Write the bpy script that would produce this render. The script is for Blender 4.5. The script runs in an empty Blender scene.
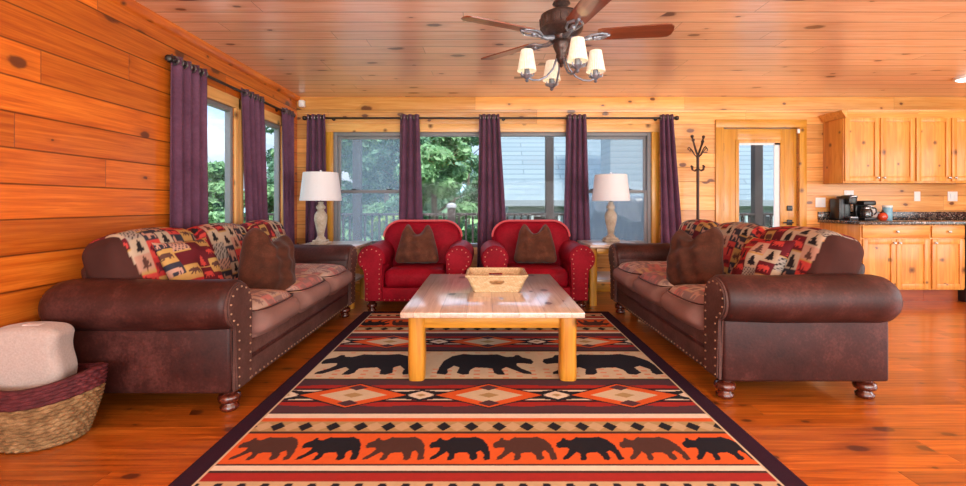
import bpy, bmesh, math, random
import numpy as np
from mathutils import Vector, Matrix
R = math.radians
PI = math.pi
rng = random.Random(7)
nrng = np.random.RandomState(3)
SC = bpy.context.scene
COL = SC.collection

# ------------------------------------------------------------------ camera
F = 460.0; VX = 485.0; VY = 204.0; H = 1.09
cam_d = bpy.data.cameras.new('camera'); cam = bpy.data.objects.new('camera', cam_d); COL.objects.link(cam)
cam.location = (0, 0, H); cam.rotation_euler = (R(90), 0, 0)
cam_d.sensor_fit = 'HORIZONTAL'; cam_d.sensor_width = 36; cam_d.lens = 36*F/966
cam_d.shift_x = (483-VX)/966; cam_d.shift_y = -(243-VY)/966
cam_d.clip_start = .05; cam_d.clip_end = 500
SC.camera = cam
SC.view_settings.view_transform = 'Standard'; SC.view_settings.look = 'None'
SC.view_settings.gamma = 1; SC.view_settings.use_curve_mapping = False
SC.view_settings.exposure = 0.0

WL, WB, CE = -2.34, 5.73, 2.42          # left wall, back wall, ceiling
WR, WN = 7.0, -2.6                      # right wall, wall behind the viewer

# ------------------------------------------------------------------ node helper
class NT:
    def __init__(s, name):
        s.m = bpy.data.materials.new(name); s.m.use_nodes = True
        s.t = s.m.node_tree; s.n = s.t.nodes
        s.b = s.n['Principled BSDF']; s.out = s.n['Material Output']
    def new(s, typ, **kw):
        n = s.n.new(typ)
        for k, v in kw.items(): setattr(n, k, v)
        return n
    def put(s, sock, v):
        if hasattr(v, 'is_output'): s.t.links.new(v, sock)
        else: sock.default_value = v
    def math(s, op, a, b=None, c=None, clamp=False):
        n = s.new('ShaderNodeMath', operation=op); n.use_clamp = clamp
        for i, v in enumerate((a, b, c)):
            if v is not None: s.put(n.inputs[i], v)
        return n.outputs[0]
    def comb(s, x, y, z):
        n = s.new('ShaderNodeCombineXYZ')
        for i, v in enumerate((x, y, z)): s.put(n.inputs[i], v)
        return n.outputs[0]
    def obj(s): return s.new('ShaderNodeTexCoord').outputs['Object']
    def sep(s, v):
        n = s.new('ShaderNodeSeparateXYZ'); s.put(n.inputs[0], v); return n.outputs
    def noise(s, v, scale, detail=3, rough=.55, dist=0.):
        n = s.new('ShaderNodeTexNoise'); s.put(n.inputs['Vector'], v)
        n.inputs['Scale'].default_value = scale; n.inputs['Detail'].default_value = detail
        n.inputs['Roughness'].default_value = rough; n.inputs['Distortion'].default_value = dist
        return n.outputs['Fac']
    def white(s, v):
        n = s.new('ShaderNodeTexWhiteNoise'); s.put(n.inputs['Vector'], v); return n.outputs
    def ramp(s, f, stops, interp='LINEAR'):
        n = s.new('ShaderNodeValToRGB'); s.put(n.inputs[0], f); cr = n.color_ramp; cr.interpolation = interp
        while len(cr.elements) < len(stops): cr.elements.new(.5)
        for e, (p, c) in zip(cr.elements, stops):
            e.position = p; e.color = (*c, 1) if len(c) == 3 else c
        return n.outputs[0]
    def mix(s, f, a, b, mode='MIX'):
        n = s.new('ShaderNodeMix', data_type='RGBA', blend_type=mode)
        s.put(n.inputs[0], f)
        for sock, v in ((n.inputs[6], a), (n.inputs[7], b)):
            s.put(sock, (*v, 1) if isinstance(v, tuple) and len(v) == 3 else v)
        return n.outputs[2]
    def vscale(s, v, sc):
        n = s.new('ShaderNodeVectorMath', operation='MULTIPLY'); s.put(n.inputs[0], v); n.inputs[1].default_value = sc
        return n.outputs[0]
    def bump(s, h, strength=.3, dist=.01):
        n = s.new('ShaderNodeBump'); n.inputs['Strength'].default_value = strength
        n.inputs['Distance'].default_value = dist; s.put(n.inputs['Height'], h)
        s.t.links.new(n.outputs[0], s.b.inputs['Normal'])
    def fin(s, col=None, rough=.5, metal=0., coat=0., coat_rough=.1, sheen=0., spec=None):
        b = s.b
        if col is not None: s.put(b.inputs['Base Color'], (*col, 1) if isinstance(col, tuple) and len(col) == 3 else col)
        s.put(b.inputs['Roughness'], rough); s.put(b.inputs['Metallic'], metal)
        b.inputs['Coat Weight'].default_value = coat; b.inputs['Coat Roughness'].default_value = coat_rough
        if sheen: b.inputs['Sheen Weight'].default_value = sheen; b.inputs['Sheen Roughness'].default_value = .4
        if spec is not None: b.inputs['Specular IOR Level'].default_value = spec
        return s.m

def simple(name, col, rough=.5, metal=0., var=.12, scale=30, coat=0., sheen=0., bump=0., spec=None):
    t = NT(name); f = t.noise(t.obj(), scale, 3)
    lo = tuple(c*(1-var) for c in col); hi = tuple(min(1, c*(1+var)) for c in col)
    c = t.ramp(f, [(.3, lo), (.7, hi)])
    if bump: t.bump(f, bump, .004)
    return t.fin(c, rough, metal, coat, sheen=sheen, spec=spec)

def plank_mat(name, along, across, w, blen, cols, voff=0., groove=.5, gw=.03, knots=.3, rough=.4, coat=.3,
              coat_rough=.15, knot_scale=3.2, grain=.16, knotcol=(.10, .025, .008), tint=.25, spec=.5):
    t = NT(name); o = t.sep(t.obj()); ax = {'x': 0, 'y': 1, 'z': 2}
    u = o[ax[along]]; v = t.math('ADD', o[ax[across]], -voff)
    third = o[3-ax[along]-ax[across]]
    vs = t.math('DIVIDE', v, w); row = t.math('FLOOR', vs); fr = t.math('SUBTRACT', vs, row)
    wn = t.white(t.comb(row, 3.3, 1.7))[0]
    uo = t.math('ADD', u, t.math('MULTIPLY', wn, 37.0))
    us = t.math('DIVIDE', uo, blen); bi = t.math('FLOOR', us); fu = t.math('SUBTRACT', us, bi)
    wb = t.white(t.comb(row, bi, 5.1)); wbv = wb[0]
    gu = t.math('ADD', uo, t.math('MULTIPLY', wbv, 11.0))
    # grain
    gv = t.comb(t.math('MULTIPLY', gu, 1.2), t.math('MULTIPLY', v, 26.), t.math('MULTIPLY', third, 26.))
    g1 = t.noise(gv, 1.6, 4, .6, .6)
    gv2 = t.comb(t.math('MULTIPLY', gu, 3.), t.math('MULTIPLY', v, 120.), t.math('MULTIPLY', third, 120.))
    g2 = t.noise(gv2, 1., 2)
    g = t.math('ADD', t.math('MULTIPLY', g1, .75), t.math('MULTIPLY', g2, .25))
    col = t.ramp(g, [(.33, cols[0]), (.5, cols[1]), (.67, cols[2])])
    # board to board tone
    bt = t.math('ADD', t.math('MULTIPLY', wbv, tint), 1-tint*.55)
    col = t.mix(1., col, t.comb(bt, bt, bt), 'MULTIPLY')
    hgt = t.math('MULTIPLY', g, grain)
    # knots: an elongated cell pattern, a share of the cells hold a knot
    if knots:
        kv = t.comb(t.math('MULTIPLY', gu, knot_scale*.8), t.math('MULTIPLY', v, knot_scale*1.45), 0.)
        wob = t.noise(t.comb(gu, v, third), 14., 2)
        vo = t.new('ShaderNodeTexVoronoi', feature='F1', voronoi_dimensions='2D'); t.put(vo.inputs['Vector'], kv)
        vo.inputs['Scale'].default_value = 1.0
        rc = t.sep(vo.outputs['Color'])
        has = t.math('LESS_THAN', rc[0], knots)
        rad = t.math('ADD', t.math('MULTIPLY', t.math('POWER', rc[1], 1.8), .125), .034)
        d = t.math('DIVIDE', t.math('ADD', vo.outputs['Distance'], t.math('MULTIPLY', t.math('SUBTRACT', wob, .5), .11)), rad)
        core = t.math('MULTIPLY', t.math('SUBTRACT', 1.3, d, clamp=True), has)
        core = t.math('MULTIPLY', core, 2.2, clamp=True)
        halo = t.math('MULTIPLY', t.math('SUBTRACT', 1., t.math('DIVIDE', d, 3.4), clamp=True), has)
        col = t.mix(t.math('MULTIPLY', halo, .55), col, tuple(c*.55 for c in cols[0]))
        col = t.mix(t.math('MULTIPLY', core, .88), col, knotcol)
    # groove between boards and the butt joints
    gd = t.math('MINIMUM', fr, t.math('SUBTRACT', 1., fr))
    gm = t.math('SUBTRACT', 1., t.math('DIVIDE', gd, gw), clamp=True)
    jd = t.math('MULTIPLY', t.math('MINIMUM', fu, t.math('SUBTRACT', 1., fu)), blen)
    jm = t.math('SUBTRACT', 1., t.math('DIVIDE', jd, .003), clamp=True)
    gm = t.math('MAXIMUM', gm, t.math('MULTIPLY', jm, .8))
    gm = t.math('POWER', gm, .7)
    col = t.mix(t.math('MULTIPLY', gm, groove), col, tuple(c*.16 for c in cols[0]))
    t.bump(t.math('SUBTRACT', hgt, t.math('MULTIPLY', gm, 1.)), .35, .006)
    return t.fin(col, rough, 0, coat, coat_rough, spec=spec)

def wood_mat(name, cols, axis='z', rough=.4, coat=.2, scale=1., knots=True):
    t = NT(name); o = t.obj()
    st = {'x': (1.5, 22, 22), 'y': (22, 1.5, 22), 'z': (22, 22, 1.5)}[axis]
    g = t.noise(t.vscale(o, tuple(k*scale for k in st)), 1., 4, .6, .8)
    c = t.ramp(g, [(.28, cols[0]), (.52, cols[1]), (.74, cols[2])])
    if knots:
        oo = t.sep(o); fl = t.comb(t.math('ADD', oo[0], oo[1]), oo[2], 0.) if axis != 'y' else t.comb(t.math('ADD', oo[0], oo[2]), oo[1], 0.)
        vo = t.new('ShaderNodeTexVoronoi', feature='F1', voronoi_dimensions='2D'); t.put(vo.inputs['Vector'], fl); vo.inputs['Scale'].default_value = 5.2
        rc = t.sep(vo.outputs['Color'])
        k = t.math('MULTIPLY', t.math('SUBTRACT', 1.2, t.math('DIVIDE', vo.outputs['Distance'], t.math('ADD', .08, t.math('MULTIPLY', rc[1], .15))), clamp=True), t.math('LESS_THAN', rc[0], .34))
        c = t.mix(t.math('MULTIPLY', k, .9), c, (.07, .018, .005))
    t.bump(g, .15, .003)
    return t.fin(c, rough, 0, coat, .15)

def leather_mat(name, cols, rough=.48, scale=5., bump=.25, sheen=0., spec=.3):
    t = NT(name); o = t.obj()
    a = t.noise(o, scale, 5, .65); b = t.noise(o, scale*14, 3, .6)
    f = t.math('ADD', t.math('MULTIPLY', a, .7), t.math('MULTIPLY', b, .3))
    c = t.ramp(f, [(.32, cols[0]), (.5, cols[1]), (.68, cols[2])])
    t.bump(b, bump, .003)
    return t.fin(c, rough, sheen=sheen, spec=spec)

def attr_mat(name, rough=.9, fuzz=500., bump=.3, var=.18, sheen=0.):
    t = NT(name); a = t.new('ShaderNodeVertexColor', layer_name='Col')
    n = t.noise(t.obj(), fuzz, 2); n2 = t.noise(t.obj(), 40, 3)
    f = t.math('ADD', t.math('MULTIPLY', t.math('ADD', n, n2), var), 1-var)
    c = t.mix(1., a.outputs[0], t.comb(f, f, f), 'MULTIPLY')
    t.bump(n, bump, .003)
    return t.fin(c, rough, sheen=sheen, spec=.12)

def glass_mat(name, tint=(1, 1, 1), refl=.08):
    t = NT(name); tr = t.new('ShaderNodeBsdfTransparent'); tr.inputs[0].default_value = (*tint, 1)
    gl = t.new('ShaderNodeBsdfGlossy'); gl.inputs['Roughness'].default_value = .02
    fr = t.new('ShaderNodeFresnel'); fr.inputs[0].default_value = 1.45
    wob = t.noise(t.obj(), 2., 1)
    mx = t.new('ShaderNodeMixShader')
    t.put(mx.inputs[0], t.math('MULTIPLY', fr.outputs[0], t.math('ADD', .08, t.math('MULTIPLY', wob, .04))))
    t.t.links.new(tr.outputs[0], mx.inputs[1]); t.t.links.new(gl.outputs[0], mx.inputs[2])
    t.t.links.new(mx.outputs[0], t.out.inputs[0]); return t.m

def screen_mat(name, col, alpha):
    t = NT(name); tr = t.new('ShaderNodeBsdfTransparent'); df = t.new('ShaderNodeBsdfTranslucent')
    n = t.noise(t.obj(), 300, 1)
    df.inputs[0].default_value = (*col, 1); mx = t.new('ShaderNodeMixShader')
    t.put(mx.inputs[0], t.math('ADD', alpha-.05, t.math('MULTIPLY', n, .1)))
    t.t.links.new(tr.outputs[0], mx.inputs[1]); t.t.links.new(df.outputs[0], mx.inputs[2])
    t.t.links.new(mx.outputs[0], t.out.inputs[0]); return t.m

# ------------------------------------------------------------------ materials
M = {}
ORANGE = ((.44, .078, .006), (.61, .138, .010), (.76, .215, .022))
M['wall'] = plank_mat('knotty pine wall boards', 'y', 'z', .178, 3.1, ORANGE, voff=1.19-.178*6, groove=.9, gw=.036, knots=.38, rough=.38, coat=.25, tint=.42)
YEL = ((.66, .26, .055), (.80, .37, .095), (.89, .48, .16))
M['wallb'] = plank_mat('knotty pine back wall boards', 'x', 'z', .178, 2.6, YEL, voff=1.19-.178*6, groove=.6, gw=.032, knots=.55, rough=.38, coat=.25, tint=.5)
PINK = ((.76, .39, .22), (.88, .53, .33), (.94, .64, .44))  # paler than the wall pine, window glare mixed into the board tones
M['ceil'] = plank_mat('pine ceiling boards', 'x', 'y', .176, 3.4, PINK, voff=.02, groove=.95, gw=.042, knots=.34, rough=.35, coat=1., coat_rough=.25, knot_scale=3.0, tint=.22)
FLO = ((.24, .048, .004), (.45, .112, .010), (.62, .185, .022))
M['floor'] = plank_mat('glossy orange floor boards', 'x', 'y', .125, 1.6, FLO, groove=.35, gw=.02, knots=.35, rough=.3, coat=.6, coat_rough=.12, knot_scale=4., tint=.4)
HONEY = ((.44, .175, .012), (.59, .27, .024), (.71, .37, .045))
M['honey_z'] = wood_mat('honey pine upright', HONEY, 'z')
M['honey_x'] = wood_mat('honey pine lengthwise', HONEY, 'x')
M['honey_y'] = wood_mat('honey pine depthwise', HONEY, 'y')
GOLD = ((.44, .18, .016), (.57, .26, .026), (.67, .34, .05))
M['gold_z'] = wood_mat('golden door timber', GOLD, 'z', coat=.35, knots=False)
M['gold_x'] = wood_mat('golden door timber crosswise', GOLD, 'x', coat=.35, knots=False)
CAB = ((.52, .18, .025), (.69, .29, .05), (.81, .41, .09))
PINE = ((.66, .31, .085), (.80, .43, .14), (.88, .55, .22))
M['pine_z'] = wood_mat('light knotty casing upright', PINE, 'z')
M['pine_x'] = wood_mat('light knotty casing crosswise', PINE, 'x')
M['pine_y'] = wood_mat('light knotty casing depthwise', PINE, 'y')
M['orange_y'] = wood_mat('orange crown timber', ORANGE, 'y')
M['toe'] = wood_mat('red stained toe board', ((.20, .035, .006), (.30, .06, .01), (.38, .09, .015)), 'x', knots=False)
M['cab'] = wood_mat('knotty cabinet pine', CAB, 'z', coat=.25)
M['cabx'] = wood_mat('knotty cabinet pine crosswise', CAB, 'x', coat=.25)
TOP = ((.54, .39, .29), (.67, .52, .41), (.77, .64, .53))  # honey boards paled, window reflection put into the base colour
M['tabletop'] = plank_mat('varnished table boards', 'y', 'x', .155, 3., TOP, groove=.4, gw=.02, knots=.3, rough=.3, coat=.8, coat_rough=.12, tint=.3)
M['endtop'] = wood_mat('pale end table top', ((.5, .38, .28), (.62, .50, .40), (.72, .60, .50)), 'x', rough=.3, coat=.6)
M['leather'] = leather_mat('worn brown leather', ((.018, .0044, .0038), (.040, .0102, .0084), (.096, .030, .025)))
M['suede'] = leather_mat('brushed tan leather', ((.050, .021, .017), (.085, .038, .031), (.14, .068, .057)), rough=.6)
M['red'] = leather_mat('red upholstery', ((.16, .0015, .008), (.25, .003, .013), (.35, .007, .022)), rough=.6, sheen=0., spec=.13, scale=4, bump=.15)
M['redpipe'] = simple('highlit red piping', (.62, .08, .09), .5)  # highlight along the chair back rim, put into the piping colour
M['plush'] = leather_mat('brown plush', ((.058, .017, .009), (.10, .033, .016), (.17, .062, .034)), rough=.9, sheen=.12, scale=8, bump=.5)
M['plushd'] = leather_mat('dark brown plush', ((.034, .010, .005), (.062, .018, .008), (.11, .036, .019)), rough=.9, sheen=.1, scale=8, bump=.5)
M['nail'] = simple('antique brass nailheads', (.42, .27, .17), .35, .85)
M['nailg'] = simple('gold nailheads', (.75, .5, .32), .3, .8)
M['foot'] = wood_mat('cherry turned wood', ((.04, .007, .004), (.085, .014, .007), (.14, .028, .013)), 'z', .25, .5, knots=False)
M['patch'] = attr_mat('lodge patchwork fabric', .85, 300., .25, .15)
M['rug'] = attr_mat('woven lodge rug', .95, 400., .5, .2)
M['purple'] = leather_mat('purple curtain cloth', ((.072, .024, .050), (.108, .038, .076), (.155, .062, .112)), rough=.8, scale=3, sheen=.15, bump=.15)
M['rod'] = simple('dark bronze rod', (.05, .04, .035), .35, .7)
M['grommet'] = simple('pewter grommet', (.20, .18, .18), .35, .8)
M['vinyl'] = simple('grey window frame', (.20, .20, .21), .5, var=.06)
M['vinylw'] = simple('white door glass frame', (.75, .78, .8), .4, var=.03)
M['glass'] = glass_mat('window glass')
M['screen'] = screen_mat('insect screen mesh', (.42, .50, .56), .17)
M['black'] = simple('black iron', (.012, .011, .011), .45, .3)
M['blackp'] = simple('black plastic', (.010, .010, .012), .3)
M['bronze'] = simple('dark bronze rack', (.055, .028, .02), .45, .5)
M['white'] = simple('white plastic', (.8, .8, .78), .4, var=.03)
M['shade'] = simple('white linen lampshade', (.74, .74, .76), .9, var=.04, scale=200, bump=.1)
M['stone'] = leather_mat('whitewashed lamp base', ((.26, .20, .135), (.44, .37, .28), (.60, .54, .46)), rough=.7, scale=12)
M['steel'] = simple('brushed steel', (.55, .55, .57), .3, .9)
M['knob'] = simple('pewter knob', (.45, .43, .4), .3, .9)
M['granite'] = None
t = NT('speckled granite'); o = t.obj()
vo = t.new('ShaderNodeTexVoronoi'); t.put(vo.inputs['Vector'], o); vo.inputs['Scale'].default_value = 90
c = t.ramp(t.sep(vo.outputs['Color'])[0], [(0, (.012, .010, .010)), (.45, (.05, .035, .03)), (.7, (.16, .11, .08)), (.92, (.34, .27, .22))], 'CONSTANT')
M['granite'] = t.fin(c, .2, coat=.3)
M['fanmetal'] = leather_mat('aged bronze fan metal', ((.03, .022, .022), (.075, .05, .045), (.17, .12, .11)), rough=.35, scale=14)
M['pewter'] = leather_mat('pewter arms', ((.10, .11, .14), (.22, .24, .29), (.36, .38, .44)), rough=.35, scale=30)
for k in ('fanmetal', 'pewter'): M[k].node_tree.nodes['Principled BSDF'].inputs['Metallic'].default_value = .6
M['blade'] = wood_mat('walnut fan blade', ((.13, .03, .012), (.21, .055, .022), (.30, .09, .04)), 'x', .3, .45, knots=False)
t = NT('lit pleated shade'); n = t.noise(t.obj(), 60, 2)
c = t.ramp(n, [(.3, (.72, .64, .50)), (.7, (.82, .76, .64))]); t.fin(c, .8)
t.put(t.b.inputs['Emission Color'], (1, .86, .62, 1)); t.b.inputs['Emission Strength'].default_value = .12
M['litshade'] = t.m
t = NT('lit ceiling lens'); t.fin((.9, .9, .88), .5); n = t.noise(t.obj(), 5, 1)
t.put(t.b.inputs['Emission Color'], (1, .97, .92, 1)); t.b.inputs['Emission Strength'].default_value = 3.
M['lens'] = t.m
M['towel'] = simple('ivory terry towel', (.40, .335, .30), .95, var=.1, scale=120, bump=.5, sheen=.3)
M['wicker'] = leather_mat('natural woven seagrass', ((.08, .04, .014), (.22, .125, .05), (.37, .235, .11)), rough=.75, scale=22, bump=.6)
M['maroonw'] = leather_mat('maroon woven seagrass', ((.035, .006, .008), (.085, .013, .017), (.15, .03, .034)), rough=.7, scale=24, bump=.6)
t = NT('woven tray straw'); o = t.obj()
w1 = t.new('ShaderNodeTexBrick'); t.put(w1.inputs['Vector'], t.comb(t.math('ADD', t.sep(o)[0], t.sep(o)[1]), t.sep(o)[2], 0.))
w1.inputs['Scale'].default_value = 42; w1.inputs['Mortar Size'].default_value = .03; w1.inputs['Brick Width'].default_value = .9; w1.inputs['Row Height'].default_value = .42
w1.inputs['Color1'].default_value = (.74, .57, .34, 1); w1.inputs['Color2'].default_value = (.58, .41, .21, 1); w1.inputs['Mortar'].default_value = (.30, .18, .07, 1)
t.bump(w1.outputs['Fac'], -.6, .004); M['straw'] = t.fin(w1.outputs['Color'], .75)
M['kred'] = simple('glossy red enamel', (.62, .06, .02), .2, coat=.5)
M['kblue'] = simple('pale blue tin', (.22, .45, .58), .35)
M['dark_glass'] = simple('smoked carafe glass', (.03, .025, .025), .06, coat=.6)
# outdoors
M['deck'] = plank_mat('weathered deck boards', 'x', 'y', .14, 3., ((.38, .34, .30), (.50, .45, .40), (.60, .55, .49)), knots=0, rough=.8, coat=0)
M['rail'] = wood_mat('dark brown deck timber', ((.010, .005, .004), (.018, .008, .006), (.028, .013, .010)), 'z', .7, 0, knots=False)
M['grass'] = simple('lawn', (.11, .21, .05), .95, var=.5, scale=2.5)
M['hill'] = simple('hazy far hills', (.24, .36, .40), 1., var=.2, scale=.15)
M['lake'] = simple('lake water', (.25, .38, .48), .12, var=.1, scale=.5)
t = NT('pale blue roof shingles'); o = t.sep(t.obj())
br = t.new('ShaderNodeTexBrick'); t.put(br.inputs['Vector'], t.comb(o[0], o[1], 0.)); br.inputs['Scale'].default_value = 1.
br.inputs['Brick Width'].default_value = 2.6; br.inputs['Row Height'].default_value = .22; br.inputs['Mortar Size'].default_value = .02
br.inputs['Color1'].default_value = (.115, .155, .175, 1); br.inputs['Color2'].default_value = (.14, .185, .205, 1); br.inputs['Mortar'].default_value = (.075, .105, .12, 1)
t.bump(br.outputs['Fac'], -.5, .02); M['shingle'] = t.fin(br.outputs['Color'], .9)
t = NT('grey lap siding'); o = t.sep(t.obj())
f = t.math('FRACT', t.math('MULTIPLY', o[2], 5.5)); c = t.ramp(f, [(0, (.08, .095, .11)), (.12, (.175, .20, .22)), (1, (.21, .235, .26))])
t.bump(f, .4, .02); M['siding'] = t.fin(c, .8)
M['cover'] = leather_mat('slate vinyl grill cover', ((.012, .017, .025), (.025, .033, .045), (.06, .075, .09)), rough=.28, scale=5, bump=.3)
def leaf_mat(name, a, b, c):
    t = NT(name); g = t.new('ShaderNodeNewGeometry')
    col = t.ramp(g.outputs['Random Per Island'], [(0, a), (.5, b), (1, c)])
    t.fin(col, .6); df = t.new('ShaderNodeBsdfTranslucent'); t.put(df.inputs[0], col)
    mx = t.new('ShaderNodeMixShader'); mx.inputs[0].default_value = .35
    t.t.links.new(t.b.outputs[0], mx.inputs[1]); t.t.links.new(df.outputs[0], mx.inputs[2]); t.t.links.new(mx.outputs[0], t.out.inputs[0])
    return t.m
M['leaf'] = leaf_mat('mid green leaves', (.06, .155, .05), (.14, .29, .11), (.27, .44, .20))
M['leafd'] = leaf_mat('deep green needles', (.05, .135, .08), (.11, .24, .13), (.21, .37, .22))
M['leafy'] = leaf_mat('yellow green leaves', (.14, .22, .035), (.25, .33, .06), (.35, .41, .11))
M['bark'] = simple('bark', (.10, .075, .055), .95, var=.4, scale=12)

# ------------------------------------------------------------------ object helpers
def tag(o, label=None, cat=None, group=None, kind=None):
    if label: o['label'] = label
    if cat: o['category'] = cat
    if group: o['group'] = group
    if kind: o['kind'] = kind
    return o
def link(name, me, mat, parent=None, smooth=True, loc=None, rot=None):
    o = bpy.data.objects.new(name, me); COL.objects.link(o)
    if mat is not None: me.materials.append(mat)
    if smooth and len(me.polygons):
        me.polygons.foreach_set('use_smooth', [True]*len(me.polygons))
    if parent: o.parent = parent
    if loc: o.location = loc
    if rot: o.rotation_euler = rot
    return o
def obj(name, bm, mat, parent=None, smooth=False, angle=40, loc=None, rot=None):
    bmesh.ops.recalc_face_normals(bm, faces=bm.faces)
    me = bpy.data.meshes.new(name); bm.to_mesh(me); bm.free()
    o = link(name, me, mat, parent, True, loc, rot)
    me.set_sharp_from_angle(angle=R(angle))
    return o
def struct(name, bm, mat, parent=None, **kw):
    o = obj(name, bm, mat, parent, **kw)
    if parent is None: o['kind'] = 'structure'
    return o
def thing(name, loc, label, cat, group=None, rz=0, kind=None):
    o = bpy.data.objects.new(name, None); COL.objects.link(o); o.location = loc; o.rotation_euler = (0, 0, rz)
    o.empty_display_size = .1
    return tag(o, label, cat, group, kind)
def dup(root, loc=None, rz=None, label=None, rot=None, parent=None):
    c = root.copy(); COL.objects.link(c)
    if loc is not None: c.location = loc
    if rz is not None: c.rotation_euler = (0, 0, rz)
    if rot is not None: c.rotation_euler = rot
    if label: c['label'] = label
    if parent: c.parent = parent
    for ch in root.children:
        d = dup(ch); d.parent = c
    return c
def bm_(): return bmesh.new()
def box(bm, x0, x1, y0, y1, z0, z1, bev=0., seg=2, mat=None):
    vs = [bm.verts.new(p) for p in ((x0,y0,z0),(x1,y0,z0),(x1,y1,z0),(x0,y1,z0),(x0,y0,z1),(x1,y0,z1),(x1,y1,z1),(x0,y1,z1))]
    fs = [bm.faces.new([vs[i] for i in f]) for f in ((0,3,2,1),(4,5,6,7),(0,1,5,4),(1,2,6,5),(2,3,7,6),(3,0,4,7))]
    if mat is not None:
        for v in vs: v.co = mat @ v.co
    if bev:
        es = list({e for f in fs for e in f.edges})
        bmesh.ops.bevel(bm, geom=es, offset=bev, segments=seg, affect='EDGES', profile=.5)
    return bm
def loft(bm, rings, cap=True, closed=True):
    vr = [[bm.verts.new(p) for p in r] for r in rings]
    n = len(vr[0])
    for a, b in zip(vr, vr[1:]):
        for i in range(n if closed else n-1):
            j = (i+1) % n
            bm.faces.new((a[i], a[j], b[j], b[i]))
    if cap:
        bm.faces.new(vr[0][::-1]); bm.faces.new(vr[-1])
    return bm
def frame_of(d):
    d = Vector(d).normalized(); a = Vector((0, 0, 1)) if abs(d.z) < .9 else Vector((1, 0, 0))
    x = d.cross(a).normalized(); return x, d.cross(x).normalized()
def tube(bm, pts, r, seg=10, cap=True):
    pts = [Vector(p) for p in pts]; n = len(pts); rs = r if isinstance(r, (list, tuple)) else [r]*n
    rings = []; px = None
    for i, p in enumerate(pts):
        d = (pts[min(i+1, n-1)]-pts[max(i-1, 0)])
        if px is None: x, y = frame_of(d)
        else:
            d.normalize(); x = (px-d*px.dot(d)).normalized(); y = d.cross(x)
        px = x
        rings.append([p+(x*math.cos(2*PI*k/seg)+y*math.sin(2*PI*k/seg))*rs[i] for k in range(seg)])
    return loft(bm, rings, cap)
def lathe(bm, prof, c=(0, 0, 0), seg=24, sx=1, sy=1, cap=True):
    return loft(bm, [[(c[0]+r*sx*math.cos(2*PI*k/seg), c[1]+r*sy*math.sin(2*PI*k/seg), c[2]+z) for k in range(seg)] for r, z in prof], cap)
def ball(bm, c, r, seg=10, rings=6, s=(1, 1, 1)):
    prof = [(max(1e-4, math.sin(PI*i/rings))*r, -math.cos(PI*i/rings)*r*s[2]) for i in range(rings+1)]
    return lathe(bm, prof, c, seg, s[0], s[1], True)
def torus(bm, c, R_, r, axis='z', seg=20, ms=8):
    rings = []
    for i in range(seg+1):
        a = 2*PI*i/seg; ring = []
        for k in range(ms):
            b = 2*PI*k/ms; q = R_+r*math.cos(b)
            p = (q*math.cos(a), q*math.sin(a), r*math.sin(b))
            if axis == 'x': p = (p[2], p[0], p[1])
            if axis == 'y': p = (p[0], p[2], p[1])
            ring.append((c[0]+p[0], c[1]+p[1], c[2]+p[2]))
        rings.append(ring)
    return loft(bm, rings, cap=False)
def poly_prism(bm, pts2, a0, a1, plane='xz', bev=0.):
    def P(p, a): return (p[0], a, p[1]) if plane == 'xz' else ((a, p[0], p[1]) if plane == 'yz' else (p[0], p[1], a))
    v0 = [bm.verts.new(P(p, a0)) for p in pts2]; v1 = [bm.verts.new(P(p, a1)) for p in pts2]
    n = len(pts2); fs = [bm.faces.new(v0), bm.faces.new(v1[::-1])]
    for i in range(n): fs.append(bm.faces.new((v0[i], v0[(i+1) % n], v1[(i+1) % n], v1[i])))
    if bev:
        bmesh.ops.bevel(bm, geom=list({e for f in fs[:2] for e in f.edges}), offset=bev, segments=2, affect='EDGES')
    return bm
def mesh_np(name, v, f, cols=None):
    me = bpy.data.meshes.new(name); v = np.ascontiguousarray(v, np.float32); f = np.ascontiguousarray(f, np.int32)
    me.vertices.add(len(v)); me.vertices.foreach_set('co', v.ravel())
    me.loops.add(f.size); me.loops.foreach_set('vertex_index', f.ravel())
    me.polygons.add(len(f)); me.polygons.foreach_set('loop_start', np.arange(0, f.size, f.shape[1], dtype=np.int32))
    me.update(calc_edges=True)
    if cols is not None:
        a = me.color_attributes.new('Col', 'FLOAT_COLOR', 'POINT')
        a.data.foreach_set('color', np.concatenate([cols, np.ones((len(cols), 1))], 1).astype(np.float32).ravel())
    return me
def lattice_box(nx, ny, nz):
    n = (nx, ny, nz); quads = []; keyv = []
    for ax in range(3):
        a, b = [k for k in range(3) if k != ax]
        for side in (0, 1):
            ii, jj = np.meshgrid(np.arange(n[a]), np.arange(n[b]), indexing='ij')
            def P(i, j):
                q = np.zeros((i.size, 3), int); q[:, ax] = side*n[ax]; q[:, a] = i.ravel(); q[:, b] = j.ravel(); return q
            c = [P(ii, jj), P(ii+1, jj), P(ii+1, jj+1), P(ii, jj+1)]
            flip = (side == 1) ^ (ax == 1)
            if not flip: c = c[::-1]
            quads.append(np.stack(c, 1))
    q = np.concatenate(quads, 0).reshape(-1, 3)
    key = q[:, 0]*10**8+q[:, 1]*10**4+q[:, 2]
    _, idx, inv = np.unique(key, return_index=True, return_inverse=True)
    lat = q[idx]/np.array(n)*2-1
    return lat, inv.reshape(-1, 4)
def rbox(sx, sy, sz, r, res=.02, rr=None):
    n = [max(4, int(s/res)) for s in (sx, sy, sz)]
    lat, f = lattice_box(*n); h = np.array((sx, sy, sz))/2; p = lat*h
    inn = np.clip(p, -(h-r), h-r); d = p-inn; L = np.linalg.norm(d, axis=1, keepdims=True)
    return inn+d/np.maximum(L, 1e-9)*r, lat, f
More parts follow.
